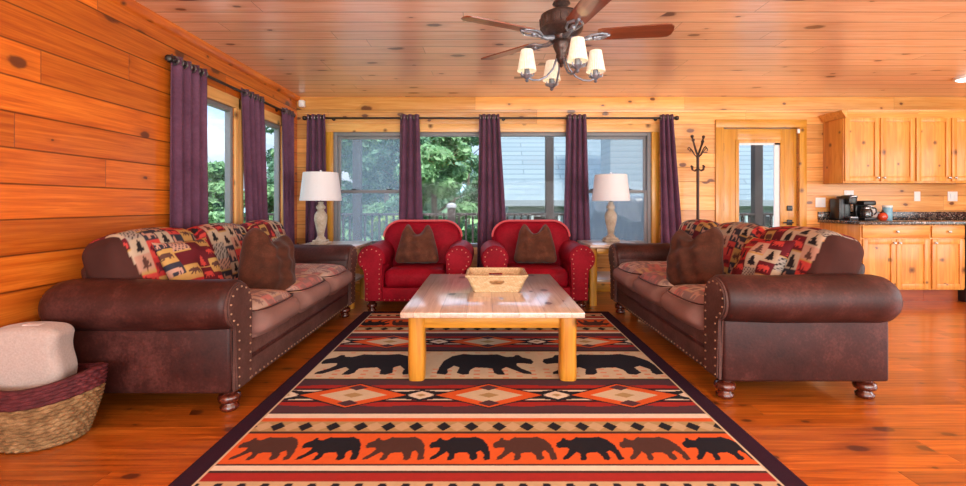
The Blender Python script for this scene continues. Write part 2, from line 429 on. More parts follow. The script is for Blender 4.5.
def wav(p, k, a, seed=0):
    s = np.zeros(len(p)); rs = np.random.RandomState(seed)
    for i in range(5):
        d = rs.normal(size=3); d /= np.linalg.norm(d); s += np.sin(p@d*k*(.6+.5*i)+rs.rand()*6)/(1+.5*i)
    return s*a/2.2
NAIL = {}
def nails(parent, pts, mat, r=.007):
    # domed nailheads, each a part of its own, facing local -y
    if mat.name not in NAIL:
        bm = bm_(); seg = 8; top = bm.verts.new((0, -r*.75, 0)); r1 = []; r0 = []
        for k in range(seg):
            c, q = math.cos(2*PI*k/seg), math.sin(2*PI*k/seg)
            r1.append(bm.verts.new((c*r*.75, -r*.5, q*r*.75))); r0.append(bm.verts.new((c*r, .004, q*r)))
        for k in range(seg):
            j = (k+1) % seg
            bm.faces.new((r1[k], r1[j], top)); bm.faces.new((r0[k], r0[j], r1[j], r1[k]))
        bm.faces.new(r0[::-1]); bmesh.ops.recalc_face_normals(bm, faces=bm.faces)
        me = bpy.data.meshes.new('nailhead'); bm.to_mesh(me); bm.free(); me.materials.append(mat)
        me.polygons.foreach_set('use_smooth', [True]*len(me.polygons)); NAIL[mat.name] = me
    for p in pts:
        o = bpy.data.objects.new('nailhead', NAIL[mat.name]); COL.objects.link(o); o.parent = parent; o.location = p
def resample(pts, step, closed=False):
    pts = [Vector(p) for p in pts]
    if closed: pts.append(pts[0])
    L = [0]
    for a, b in zip(pts, pts[1:]): L.append(L[-1]+(b-a).length)
    n = max(1, round(L[-1]/step)); out = []; i = 0
    for k in range(n if closed else n+1):
        s = L[-1]*k/n
        while i < len(L)-2 and L[i+1] < s: i += 1
        t = (s-L[i])/max(1e-9, L[i+1]-L[i]); out.append(pts[i].lerp(pts[i+1], min(1, t)))
    return out

# ------------------------------------------------------------------ pictorial patterns (fabric and rug)
BEAR = np.array([(0,.29),(.02,.36),(.11,.41),(.14,.47),(.18,.47),(.20,.43),(.28,.42),(.38,.49),(.52,.48),(.64,.48),(.76,.50),(.88,.44),(.96,.32),(.99,.16),(1.0,.02),(.91,0),(.89,.04),(.90,.12),(.84,.20),(.78,.16),(.80,.04),(.74,0),(.68,.01),(.67,.10),(.62,.16),(.50,.15),(.44,.13),(.43,.04),(.39,0),(.32,.0),(.33,.05),(.35,.12),(.30,.17),(.22,.10),(.13,.02),(.05,.01),(.06,.06),(.14,.13),(.19,.21),(.18,.26),(.11,.26),(.03,.24)])
MOOSE = np.array([(0,.52),(.05,.62),(.0,.72),(.02,.92),(.08,.80),(.12,.95),(.16,.80),(.22,.95),(.24,.76),(.20,.66),(.26,.62),(.42,.68),(.62,.60),(.86,.62),(.96,.52),(.97,.30),(.93,.0),(.86,0),(.88,.22),(.80,.32),(.76,0),(.69,0),(.72,.34),(.46,.32),(.44,0),(.37,0),(.38,.30),(.33,0),(.26,0),(.28,.36),(.20,.46),(.10,.46)])
PINE = np.array([(.5,1),(.66,.74),(.58,.75),(.76,.52),(.64,.53),(.86,.28),(.68,.29),(.94,.10),(.56,.10),(.56,0),(.44,0),(.44,.10),(.06,.10),(.32,.29),(.14,.28),(.36,.53),(.24,.52),(.42,.75),(.34,.74)])
def inpoly(x, y, P):
    ins = np.zeros(x.shape, bool); n = len(P); j = n-1
    for i in range(n):
        xi, yi = P[i]; xj, yj = P[j]
        if yi != yj:
            c = ((yi > y) != (yj > y)) & (x < (xj-xi)*(y-yi)/(yj-yi)+xi); ins ^= c
        j = i
    return ins
C_ = dict(red=(.40,.030,.030), bright=(.52,.06,.05), maroon=(.11,.014,.020), cream=(.46, .37, .27), char=(.035,.035,.05), must=(.46,.28,.09), tan=(.46,.26,.19), brown=(.10,.045,.035), grey=(.34,.31,.27), black=(.018,.015,.018))
KINDS = [('red','bear','maroon'), ('red','pine','black'), ('char','moose','tan'), ('maroon','pine','bright'), ('grey','spots','black'), ('must','bear','brown'),
         ('tan','pine','brown'), ('bright','moose','maroon'), ('maroon','bear','bright'), ('tan','spots','char'), ('maroon','plain','red'), ('cream','pine','black')]
def patchwork(u, v, seed=0):
    cw, ch = .100, .092
    i = np.floor(u/cw).astype(int); off = ((i*37+seed*11) % 5)*.018; vv = v+off
    j = np.floor(vv/ch).astype(int); fu = u/cw-i; fv = vv/ch-j
    k = (i*5+j*7+(i*j) % 3*2+seed*3) % 12; out = np.zeros((len(u), 3))
    for q, (bg, mo, fg) in enumerate(KINDS):
        m = k == q
        if not m.any(): continue
        x, y = (fu[m]-.1)/.8, (fv[m]-.1)/.8; c = np.tile(C_[bg], (m.sum(), 1))
        if mo == 'bear': s = inpoly(x, (y-.22)/1.15, BEAR)
        elif mo == 'moose': s = inpoly(x, y, MOOSE)
        elif mo == 'pine': s = inpoly(x, y, PINE)
        elif mo == 'spots': s = (np.sin(x*19+y*7)*np.sin(y*21-x*5) > .35)
        else: s = np.zeros(len(x), bool)
        c[s] = C_[fg]; out[m] = c
    edge = (fv < .10) & ((i+j) % 3 == 0); out[edge] = C_['must']
    return out

# ================================================================== ROOM SHELL
def wall_with_holes(bm, axis, a0, a1, t0, t1, z0, z1, holes):
    # a wall along x or y, thickness t0..t1, with rectangular openings (lo, hi, zlo, zhi)
    def B(l, h, zl, zh):
        if h-l < 1e-4 or zh-zl < 1e-4: return
        if axis == 'x': box(bm, l, h, t0, t1, zl, zh)
        else: box(bm, t0, t1, l, h, zl, zh)
    cur = a0
    for lo, hi, zl, zh in sorted(holes):
        B(cur, lo, z0, z1); B(lo, hi, z0, zl); B(lo, hi, zh, z1); cur = hi
    B(cur, a1, z0, z1)
WT = .16
SILL, HEAD = .55, 1.985
back_holes = [(-1.89, 2.07, SILL, HEAD), (2.965, 3.905, 0, 2.04)]
left_holes = [(3.56, 4.28, SILL, HEAD), (4.42, 5.27, SILL, HEAD)]
b = bm_(); wall_with_holes(b, 'x', WL-WT, WR+WT, WB, WB+WT, 0, CE, back_holes); struct('wall_back', b, M['wallb'])
b = bm_(); wall_with_holes(b, 'y', WN, WB, WL-.075, WL, 0, CE, left_holes); struct('wall_left', b, M['wall'])
b = bm_(); wall_with_holes(b, 'y', WN, WB, WR, WR+WT, 0, CE, [(-1.1, 3.7, .15, 2.25)]); struct('wall_right', b, M['wall'])
b = bm_(); wall_with_holes(b, 'x', WL-WT, WR+WT, WN-WT, WN, 0, CE, [(-2.1, 6.6, .15, 2.25)]); struct('wall_rear', b, M['wallb'])
b = bm_(); box(b, WL-WT, WR+WT, WN-WT, WB+WT, -.12, 0); struct('floor', b, M['floor'])
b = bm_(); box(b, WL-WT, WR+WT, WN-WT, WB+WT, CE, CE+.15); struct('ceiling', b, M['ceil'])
# crown and baseboards
b = bm_(); poly_prism(b, [(WL, CE-.06), (WL+.018, CE-.055), (WL+.045, CE-.018), (WL+.05, CE), (WL, CE)], WN, WB, 'xz'); struct('trim_1', b, M['orange_y'])
b = bm_(); box(b, WL, WR, WB-.018, WB, CE-.19, CE, .004); struct('trim_2', b, M['wallb'])
b = bm_(); box(b, WL, WL+.018, WN, WB, 0, .1, .004); struct('baseboard_left', b, M['honey_y'])
b = bm_(); box(b, WL, 2.87, WB-.018, WB, 0, .1, .004); struct('baseboard_back', b, M['honey_x'])
# window casings
tr = 2
def casing(axis, lo, hi, zl, zh, w=.09, face=WB, d=.022, mats=('honey_z', 'honey_x')):
    global tr
    for k, (a, c, zz0, zz1) in enumerate(((lo-w, lo, zl-w, zh), (hi, hi+w, zl-w, zh), (lo-w-.02, hi+w+.02, zh, zh+.10), (lo-w-.02, hi+w+.02, zl-w, zl))):
        tr += 1; b = bm_()
        if axis == 'x': box(b, a, c, face-d, face, zz0, zz1, .004)
        else: box(b, face, face+d, a, c, zz0, zz1, .004)
        struct('trim_%d' % tr, b, M[mats[0] if k < 2 else mats[1]])
casing('x', -1.89, 2.07, SILL, HEAD, mats=('honey_z', 'pine_x'))
for lo, hi, zl, zh in left_holes: casing('y', lo, hi, zl, zh, .07, WL, mats=('pine_z', 'pine_y'))
# windows
wn = 0
def window(axis, lo, hi, zl, zh, double, screen=False):
    global wn; wn += 1
    fw = .045
    fd = .10 if axis == 'x' else .058
    def bx(bm, a, c, d0, d1, z0, z1, bev=.004):
        if axis == 'x': box(bm, a, c, WB+d0, WB+d1, z0, z1, bev)
        else: box(bm, WL-d1, WL-d0, a, c, z0, z1, bev)
    b = bm_()
    bx(b, lo, lo+fw, .004, fd, zl, zh); bx(b, hi-fw, hi, .004, fd, zl, zh)
    bx(b, lo+fw, hi-fw, .004, fd, zh-fw, zh); bx(b, lo+fw, hi-fw, .004, fd, zl, zl+fw)
    root = struct('window_%d' % wn, b, M['vinyl'])
    if double:
        mid = 1.245; s = .035
        b = bm_()
        for z0, z1, dd in ((mid-.02, zh-fw, .050), (zl+fw, mid+.02, .018)):
            bx(b, lo+fw, lo+fw+s, dd, dd+.03, z0, z1); bx(b, hi-fw-s, hi-fw, dd, dd+.03, z0, z1)
            bx(b, lo+fw+s, hi-fw-s, dd, dd+.03, z0, z0+s); bx(b, lo+fw+s, hi-fw-s, dd, dd+.03, z1-s, z1)
        struct('window_sash', b, M['vinyl'], root)
        for q in (.27, .73):
            b = bm_(); c = lo+(hi-lo)*q; bx(b, c-.03, c+.03, .0, .03, mid+.021, mid+.035); struct('sash_lock', b, M['black'], root)
    b = bm_(); bx(b, lo+fw-.005, hi-fw+.005, .060 if double else .03, .066 if double else .036, zl+fw-.005, zh-fw+.005, 0); struct('window_pane', b, M['glass'], root)
    if screen:
        b = bm_(); bx(b, lo+fw-.004, hi-fw+.004, .088, .090, zl+fw-.004, zh-fw+.004, 0); struct('insect_screen', b, M['screen'], root)
    return root
xs = [-1.89, -.93, .06, 1.07, 2.07]
for k in range(4): window('x', xs[k]+(.005 if k else 0), xs[k+1]-(.005 if k < 3 else 0), SILL, HEAD, k in (0, 3), k in (0, 3))
for lo, hi, zl, zh in left_holes: window('y', lo, hi, zl, zh, False)
# exterior door
b = bm_()
DX0, DX1, DZ = 2.976, 3.894, 2.03
gx0, gx1, gz0, gz1 = 3.16, 3.70, .25, 1.865
for a in ((DX0, gx0, .01, DZ), (gx1, DX1, .01, DZ)): box(b, a[0], a[1], WB+.02, WB+.065, a[2], a[3], .003)
door = struct('door_1', b, M['gold_z'])
b = bm_(); box(b, gx0, gx1, WB+.02, WB+.065, gz1, DZ, .003); box(b, gx0, gx1, WB+.02, WB+.065, .01, gz0, .003); struct('door_rail', b, M['gold_x'], door)
b = bm_()
for a in ((gx0-.03, gx0+.012), (gx1-.012, gx1+.03)): box(b, a[0], a[1], WB+.012, WB+.03, gz0-.03, gz1+.03, .003)
for a in ((gz0-.03, gz0+.012), (gz1-.012, gz1+.03)): box(b, gx0+.012, gx1-.012, WB+.012, WB+.03, a[0], a[1], .003)
struct('glazing_bead', b, M['gold_z'], door)
b = bm_()
for a in ((gx0, gx0+.022), (gx1-.075, gx1)): box(b, a[0], a[1], WB+.03, WB+.05, gz0, gz1)
box(b, gx0, gx1, WB+.03, WB+.05, gz1-.035, gz1)
struct('glass_frame', b, M['vinylw'], door)
b = bm_(); box(b, gx0, gx1, WB+.038, WB+.044, gz0, gz1); struct('door_pane', b, M['glass'], door)
b = bm_(); box(b, 3.77, 3.835, WB+.002, WB+.02, .985+.02, 1.05+.02, .006); struct('deadbolt', b, M['blackp'], door)
b = bm_(); box(b, 3.77, 3.835, WB+.004, WB+.02, .825, .895, .006); tube(b, [(3.80, WB+.01, .86), (3.80, WB-.045, .86)], .012); tube(b, [(3.81, WB-.045, .86), (3.69, WB-.045, .858)], .01); struct('door_handle', b, M['blackp'], door)
for z in (.3, 1.05, 1.8):
    b = bm_(); tube(b, [(DX0-.003, WB+.006, z-.05), (DX0-.003, WB+.006, z+.05)], .008); struct('hinge', b, M['rod'], door)
tr += 1; b = bm_(); box(b, 2.965-.10, 2.965, WB-.022, WB, 0, 2.04, .004); struct('trim_%d' % tr, b, M['gold_z'])
tr += 1; b = bm_(); box(b, 3.905, 3.905+.09, WB-.022, WB, 0, 2.04, .004); struct('trim_%d' % tr, b, M['honey_z'])
tr += 1; b = bm_(); box(b, 2.865, 3.995, WB-.024, WB, 2.04, 2.14, .004); struct('trim_%d' % tr, b, M['honey_x'])
# small white fittings
def fitting(name, x0, x1, y0, y1, z0, z1, label, cat, part=None, bev=.004):
    b = bm_(); box(b, x0, x1, y0, y1, z0, z1, bev); o = obj(name, b, M['white']); tag(o, label, cat)
    return o
o = fitting('motion_sensor', WL+.048, WL+.115, WB-.085, WB-.0185, 2.285, 2.37, 'small white motion sensor high in the left ceiling corner', 'sensor', bev=.012)
b = bm_(); box(b, WL+.07, WL+.105, WB-.091, WB-.083, 2.30, 2.33, .003); obj('sensor_lens', b, M['vinylw'], o)
fitting('door_sensor', 3.865, 3.895, WB-.045, WB-.024, 1.965, 2.02, 'tiny white contact sensor at top right corner of the glazed door', 'sensor')
def plate(px, pz, w, label, cat, kind):
    o = fitting('wall_switch' if kind == 's' else 'wall_outlet', px-w/2, px+w/2, WB-.008, WB, pz-.06, pz+.06, label, cat, bev=.003)
    n = 2 if w > .1 else 1
    for k in range(n):
        c = px+(k-(n-1)/2)*.046; b = bm_()
        if kind == 's': box(b, c-.012, c+.012, WB-.014, WB-.008, pz-.028, pz+.028, .002); obj('rocker', b, M['vinylw'], o)
        else:
            for dz in (-.022, .022): box(b, c-.015, c+.015, WB-.011, WB-.008, pz+dz-.014, pz+dz+.014, .001)
            obj('socket_face', b, M['vinylw'], o)
plate(4.185-.01, 1.11, .125, 'white double light switch on the wall right of the glazed door', 'light switch', 's')
plate(4.53, 1.20, .12, 'white outlet plate behind the black coffee maker', 'outlet', 'o')
plate(5.38, 1.185, .075, 'narrow white outlet plate in the middle of the kitchen wall', 'outlet', 'o')
plate(5.82, 1.185, .12, 'wide white switch plate at the right end of the kitchen wall', 'light switch', 's')
# ceiling light
ct = thing('ceiling_light', (5.05, 4.8, CE), 'round flush white ceiling light above the kitchen, at right edge', 'ceiling light')
b = bm_(); lathe(b, [(.12, 0), (.12, -.02), (.11, -.028)]); obj('fixture_rim', b, M['white'], ct)
b = bm_(); lathe(b, [(.105, -.026), (.09, -.036), (.04, -.042), (.001, -.043)]); obj('lens', b, M['lens'], ct)

# ================================================================== RUG
def rug_color(x, y):
    # x across (m from the rug's middle), y along the length (m from the middle)
    n = len(x); c = np.tile((.16, .075, .10), (n, 1)).astype(float); t = np.abs(y)
    OR = (.66, .12, .028); CR = (.62, .54, .38); BK = (.017, .018, .026); RD = (.34, .030, .026); PU = (.085, .042, .055); OL = (.40, .30, .14); TN = (.52, .40, .24); DB = (.06, .035, .03); PE = (.66, .26, .15); WH = (.74, .68, .56)
    def S(m, col): c[m] = col
    jit = .006*np.sin(x*140)+.004*np.sin(x*61+1)
    # middle band: bears on cream
    S(t < .27, CR)
    ck = (np.floor(x/.045).astype(int)+2*np.floor(y/.03).astype(int)) % 4 == 0
    S((t < .27) & ck & ((y < -.07) | (y > .20)) & (np.mod(x, .045) > .008) & (np.mod(y, .03) > .012), PE)
    S((t < .27) & (t > .255), OL)
    for cx, fl, w in ((-.80, 1, .66), (.0, -1, .64), (.76, 1, .76)):
        lx = (x-cx)/w*fl+.5; ly = (y+.195)/.40*.5
        S(inpoly(lx, ly, BEAR) & (t < .27), BK)
    S((t >= .268) & (t < .285), BK)
    # diamond band
    tt = t-.505; at = np.abs(tt)
    zone = (t >= .285) & (t < .735); S(zone, PU)
    zx = np.abs(np.mod(x-.01+.3825, .765)-.3825)      # distance to nearest diamond centre
    hx = .3825-zx
    step = np.round(zx/.045)*.045
    S(zone & (at < .150-.13*np.abs(step-.2)) & (at > .085), RD)
    S(zone & (at < .115-.05*step/.38), PU)
    S(zone & (at < .092) & (at > .072), BK); S(zone & (at <= .072), RD)
    S(zone & (at < .068) & (at > .05), WH)
    S(zone & (at < .05), BK)
    S(zone & (at < .075) & (hx < .10) & (at < .075-.3*np.abs(np.round(hx/.03)*.03)), BK)
    S(zone & (hx/.085+at/.055 < 1), WH); S(zone & (hx/.03+at/.02 < 1), OL)
    d = zx/.30+at/.158
    S(zone & (d < 1.08), BK); S(zone & (d < 1), OR)
    d2 = zx/.19+at/.104; S(zone & (d2 < 1), CR); d3 = zx/.06+at/.035; S(zone & (d3 < 1), OL)
    S(zone & (zx/.06 + np.abs(at-.105)/.04 < 1), PU)
    S((t >= .728) & (t < .738), BK); S((t >= .738) & (t < .785), WH); S((t >= .785) & (t < .822), OR)
    # little lozenges
    z3 = (t >= .822) & (t < .922); S(z3, OL)
    fx = np.mod(x+.01, .134)-.067; ft = (t-.872)
    S(z3 & (np.abs(np.mod(x+.077, .134)-.067)/.05+np.abs(ft)/.045 < 1), TN)
    S(z3 & (np.abs(fx)/.036+np.abs(ft)/.045 < 1), BK)
    S((t >= .922) & (t < .942), DB)
    # small bears on orange
    z4 = (t >= .942) & (t < 1.195); S(z4, OR)
    sx = np.where(y < 0, x, -x); sy = t*-1
    q = (sx+1.115)/.283; bi = np.floor(q).astype(int); lx = (q-bi)*1.04-.02; ly = (1.165-t)/.195*.5
    bear = inpoly(lx*1.0, ly, BEAR) & z4 & (bi >= 0) & (bi < 8)
    S(bear & (bi % 2 == 0), (.075, .038, .032)); S(bear & (bi % 2 == 1), BK)
    S((t >= 1.195) & (t < 1.207), DB); S((t >= 1.207) & (t < 1.243), WH); S((t >= 1.243) & (t < 1.258), DB)
    S((t >= 1.258) & (t < 1.315), RD); S((t >= 1.315) & (t < 1.40), TN)
    S((t >= 1.325) & (t < 1.37) & (np.abs(np.mod(x, .09)-.045) < .012+(t-1.325)*.3), BK)
    S((t >= 1.40) & (t < 1.43), OR)
    brd = (np.abs(x) > 1.132) | (t > 1.435)
    S((np.abs(x) > 1.125) | (t > 1.43), CR)
    S(brd, (.032, .012, .026))
    return c
RX0, RX1, RY0, RY1, RT = -1.213, 1.236, 1.572, 4.615, .012
nx, ny = 500, 760
gx, gy = np.meshgrid(np.linspace(RX0, RX1, nx), np.linspace(RY0, RY1, ny), indexing='ij')
top = np.stack([gx.ravel(), gy.ravel(), np.full(gx.size, RT)], 1)
top[:, 2] += nrng.rand(len(top))*.0006
cols = rug_color(top[:, 0]-(RX0+RX1)/2, top[:, 1]-3.10)
ii, jj = np.meshgrid(np.arange(nx-1), np.arange(ny-1), indexing='ij'); q = (ii*ny+jj).ravel()
fq = np.stack([q, q+ny, q+ny+1, q+1], 1)
bord = np.concatenate([np.arange(nx)*ny, (nx-1)*ny+np.arange(1, ny), (np.arange(nx-2, -1, -1))*ny+ny-1, np.arange(ny-2, 0, -1)])
low = top[bord].copy(); low[:, 2] = .001
nb = len(bord); k = np.arange(nb); side = np.stack([bord[k], bord[(k+1) % nb], len(top)+(k+1) % nb, len(top)+k], 1)[:, ::-1]
me = mesh_np('area_rug', np.concatenate([top, low]), np.concatenate([fq, side]), np.concatenate([cols, np.tile((.032, .012, .026), (nb, 1))]))
rug = link('area_rug', me, M['rug'], smooth=False)
tag(rug, 'large orange, black and cream lodge rug with bears and diamonds under coffee table', 'rug')

# ================================================================== UPHOLSTERY
def arm_outline(cx, cz, r, sgn, slab_out, slab_in, zb, inset=0., n=22):
    pts = [(sgn*(slab_out-inset), zb+inset), (sgn*(slab_out-inset), cz-r*.86)]
    a0 = math.acos(min(1, (slab_out-cx)/r)) if slab_out-cx < r else 0
    rr = r-inset
    for i in range(n+1):
        a = -a0*.95+(PI+a0*.95)*i/n
        pts.append((sgn*(cx+rr*math.cos(a)), cz+rr*math.sin(a)))
    pts += [(sgn*(slab_in+inset), cz-r*.5), (sgn*(slab_in+inset), zb+inset)]
    return pts if sgn > 0 else pts[::-1]
def roll_arm(root, sgn, cx, cz, r, so, si, zb, yf, yb, mat, panel_mat, nail_mat, step=.047, trim_z=None):
    b = bm_()
    box(b, min(sgn*so, sgn*si), max(sgn*so, sgn*si), yf+.012, yb-.03, zb, cz, .018)
    # roll: softly rounded ends, a little fuller at the back
    st = [(yf+.0, .88), (yf+.012, .97), (yf+.035, 1.), (yf+.3, 1.01), (yb-.2, 1.04), (yb-.09, 1.03), (yb-.04, .96), (yb-.008, .80), (yb+.012, .5), (yb+.016, .1)]
    seg = 36; rings = []
    for y, s in st:
        rings.append([(sgn*cx+r*s*math.cos(2*PI*i/seg), y, cz+r*s*math.sin(2*PI*i/seg)+.004*math.sin(y*9)) for i in range(seg)])
    loft(b, rings)
    arm = obj('arm', b, mat, root, angle=55)
    out = arm_outline(cx, cz, r, sgn, so, si, zb, .012)
    b = bm_(); poly_prism(b, out, yf-.016, yf+.014, 'xz', .008); obj('arm_front_panel', b, panel_mat, arm, angle=50)
    line = arm_outline(cx, cz, r, sgn, so, si, zb, .034)
    pts = resample([(p[0], yf-.017, p[1]) for p in line], step, False)[:31]
    nails(arm, pts, nail_mat)
    return arm
def bun_foot(root, x, y, h=.115, r=.055):
    b = bm_(); lathe(b, [(r*.62, 0), (r*.8, .006), (r*.86, h*.2), (r*.62, h*.30), (r*.6, h*.36), (r*.95, h*.44), (r*1.05, h*.58), (r*.95, h*.74), (r*.65, h*.82), (r*.7, h*.9), (r*.85, h)], (x, y, 0))
    return obj('foot', b, M['foot'], root, angle=60)

def seat_cushion(root, cx, w, y0, y1, z0, z1, seed):
    v, lat, f = rbox(w, y1-y0, z1-z0, .075, .0095)
    u, vv = v[:, 0].copy(), v[:, 1].copy()
    v[:, 2] += np.sign(lat[:, 2])*.050*(1-lat[:, 0]**2)*(1-lat[:, 1]**4)
    v[:, 1] -= np.where(lat[:, 1] < 0, .050*(1-lat[:, 0]**4)*(1-lat[:, 2]**2)*(-lat[:, 1]), 0)
    v[:, 1] += np.where(lat[:, 1] < 0, .07*np.clip((np.abs(lat[:, 0])-.62)/.38, 0, 1)**2.2*(-lat[:, 1])**3, 0)
    v += wav(v, 12, .006, seed)[:, None]*np.array((.2, .5, 1.))
    cols = patchwork(u+1.3+seed*.31, vv+2.1, seed)
    cols = cols*.5+np.array((.46, .29, .25))*.5                     # glare on the seat tops blended into the patch colours
    front = (lat[:, 1] < -.95) & (np.abs(lat[:, 2]) < .86) | (lat[:, 2] < -.6) | (np.abs(lat[:, 0]) > .97)
    h = (np.sin(u*9+seed)*np.sin(v[:, 2]*21)*.2+1)[:, None]
    cols = np.where(front[:, None], np.array((.23, .125, .105))*h, cols)
    v += np.array((cx, (y0+y1)/2, (z0+z1)/2))
    o = link('seat_cushion', mesh_np('seat_cushion', v, f, cols), M['patch'], root)
    b = bm_(); ze = z1-.018
    pts = [(cx-w/2+.03, y1-.2, ze), (cx-w/2+.008, y0+.12, ze), (cx-w/2+.03, y0+.065, ze)]+[(cx+q*w/2*.80, y0+.022-.030*(1-q**4), ze) for q in np.linspace(-1, 1, 9)]+[(cx+w/2-.03, y0+.065, ze), (cx+w/2-.008, y0+.12, ze), (cx+w/2-.03, y1-.2, ze)]
    tube(b, pts, .0045, 6); obj('piping', b, M['leather'], o)
    return o
def back_cushion(root, cx, w, hgt, th, zc, yc, tilt, seed, end=0):
    v, lat, f = rbox(w, th, hgt, .085, .0095)
    u, vv = v[:, 0].copy(), v[:, 2].copy()
    v[:, 1] += np.sign(lat[:, 1])*.04*(1-lat[:, 0]**2)*(1-lat[:, 2]**2)
    v[:, 2] += np.where(lat[:, 2] > 0, .03*(1-lat[:, 0]**2)-.035*lat[:, 0]**4*0, 0)
    v += wav(v, 11, .009, seed)[:, None]*np.array((0, 1, .4))
    wrap = vv+np.where(lat[:, 2] > .6, (v[:, 1]+th/2)*.7, 0)
    cols = patchwork(u+2.2+seed*.67, wrap+1.7, seed)
    L = np.array((.052, .0185, .015))
    leather = lat[:, 1] > .55
    if end: leather |= (lat[:, 0]*end > .80+.12*np.sin(vv*5))
    cols[leather] = L*(1+.25*np.sin(v[leather]@np.array((31, 23, 17)))[:, None]*.5)
    ca, sa = math.cos(tilt), math.sin(tilt)
    y, z = v[:, 1].copy(), v[:, 2].copy()
    v[:, 1] = y*ca+z*sa; v[:, 2] = -y*sa+z*ca
    v += np.array((cx, yc, zc))
    if end:                                                          # the outer cushion laps over the arm
        far = np.clip((np.abs(v[:, 0])-.865)/.06, 0, 1); lim = .685
        v[:, 2] = np.where((far > 0) & (v[:, 2] < lim), v[:, 2]*(1-far)+far*(lim+.12*(v[:, 2]-lim)), v[:, 2])
    return link('back_cushion', mesh_np('back_cushion', v, f, cols), M['patch'], root)
def make_sofa(label, loc, rz):
    t = thing('sofa', loc, label, 'sofa', None, rz)
    yf, yb, zb = -.475, .475, .115
    b = bm_(); box(b, -.93, .93, yf+.035, yb-.05, zb, .33, .015); obj('frame', b, M['leather'], t)
    b = bm_(); box(b, -.915, .915, yf+.006, yf+.05, zb, .335, .012); fr = obj('front_rail', b, M['suede'], t)
    b = bm_(); box(b, -.914, .914, yf+.0, yf+.02, .235, .262, .008); obj('welt', b, M['leather'], fr)
    nails(fr, [(x, yf+.004, zb+.022) for x in np.linspace(-.89, .89, 38)], M['nail'])
    b = bm_(); M4 = Matrix.Translation((0, .36, .3)) @ Matrix.Rotation(R(-8), 4, 'X')
    box(b, -.90, .90, -.02, .07, -.16, .46, .04, 4, M4); obj('back', b, M['leather'], t)
    for s in (-1, 1):
        roll_arm(t, s, 1.04, .565, .13, 1.09, .91, zb, yf, yb, M['leather'], M['suede'], M['nail'])
        for y in (-.41, .38): bun_foot(t, s*1.0, y)
    for k, cx in enumerate((-.607, 0, .607)):
        seat_cushion(t, cx, .590, -.505, .20, .325, .508, k+1)
    for k, cx in enumerate((-.675, 0, .675)):
        back_cushion(t, cx, .672, .49, .26, .668, .235, R(17), k+1, (-1, 0, 1)[k])
    return t
sofaL = make_sofa('brown leather sofa with patchwork lodge cushions against the left wall', (-1.765, 3.44, 0), R(90))
sofaR = dup(sofaL, (1.765, 3.60, 0), R(-90), 'brown leather sofa with patchwork lodge cushions on the right, before the kitchen')
sofaL['group'] = sofaR['group'] = 'pair of matching brown sofas'

# plush and patchwork throw pillows
def pillow_mesh(w, h, th, n=40, ears=0., valley=0., pattern=None, seed=0):
    u, v = np.meshgrid(np.linspace(-1, 1, n+1), np.linspace(-1, 1, n+1), indexing='ij')
    def pinch(a, b): return a*(1-.10*(1-b**2)*np.abs(a)**3)
    X = pinch(u, v)*w/2; Z = pinch(v, u)*h/2
    tp = np.clip((v+1)/2, 0, 1)
    X = X*(1-ears*tp**1.6); Z = Z-ears*.25*h*np.clip(v, 0, 1)**2*np.clip((np.abs(u)-.55)/.45, 0, 1)**1.6
    Z = Z-valley*np.clip(v, 0, 1)**1.5*np.maximum(0, 1-np.abs(u)**1.5*2.4)
    T = th/2*(np.maximum(0, 1-u**2)*np.maximum(0, 1-v**2))**.55
    T = T*(1-.35*valley/.1*np.exp(-(u/.2)**2)*np.clip(v, 0, 1)) if valley else T
    P = np.stack([X.ravel(), Z.ravel()], 1)
    wr = .016*np.sin(X*23+Z*9+seed)*np.sin(Z*19-X*6+seed*2)*(T/(th/2))
    f = np.stack([X.ravel(), (-T-wr).ravel(), Z.ravel()], 1); bk = np.stack([X.ravel(), (T-wr).ravel(), Z.ravel()], 1)
    i, j = np.meshgrid(np.arange(n), np.arange(n), indexing='ij'); q = (i*(n+1)+j).ravel()
    fa = np.stack([q, q+n+1, q+n+2, q+1], 1); N = (n+1)**2
    fb = (np.stack([q, q+n+1, q+n+2, q+1], 1)+N)[:, ::-1]
    V = np.concatenate([f, bk]); Fa = np.concatenate([fa, fb])
    # weld the rim
    rim = np.zeros((n+1, n+1), bool); rim[0] = rim[-1] = True; rim[:, 0] = rim[:, -1] = True
    mp = np.arange(2*N); r = np.where(rim.ravel())[0]; mp[r+N] = r; V[r, 1] = 0
    Fa = mp[Fa]; used = np.unique(Fa); re = np.zeros(2*N, int); re[used] = np.arange(len(used))
    V = V[used]; Fa = re[Fa]
    cols = patchwork(V[:, 0]+3.03, V[:, 2]+1.33, seed) if pattern else None
    return V, Fa, cols
def plush_pillow(w, h, th, ear, valley, pinch, seed):
    v, lat, f = rbox(w, th, h, th*.46, .012)
    q = v/np.array((w/2, th/2, h/2)); puff = (1-q[:, 0]**2)*(1-q[:, 2]**2)
    v[:, 1] *= 1+.85*np.clip(puff, 0, 1)
    up = np.clip(q[:, 2], 0, 1)
    v[:, 2] += up**2*(ear*np.exp(-((np.abs(q[:, 0])-.72)/.30)**2)-valley*np.exp(-(q[:, 0]/.36)**2))
    v[:, 1] *= 1-.45*(valley/.1)*.6*up**1.5*np.exp(-(q[:, 0]/.25)**2)
    v[:, 0] *= 1-pinch*np.clip((q[:, 2]+1)/2, 0, 1)**1.5
    v[:, 0] *= 1+.05*np.clip(-q[:, 2], 0, 1)**3
    wr = np.sin(q[:, 0]*4+q[:, 2]*7+seed)*np.sin(q[:, 2]*5-q[:, 0]*6+seed*2.3)
    v[:, 1] += np.sign(v[:, 1])*wr*.019*np.clip(1-np.abs(q[:, 0])**4, 0, 1)
    v += wav(v, 22, .008, seed)[:, None]*np.array((.5, 1, .6))
    return v, f, None
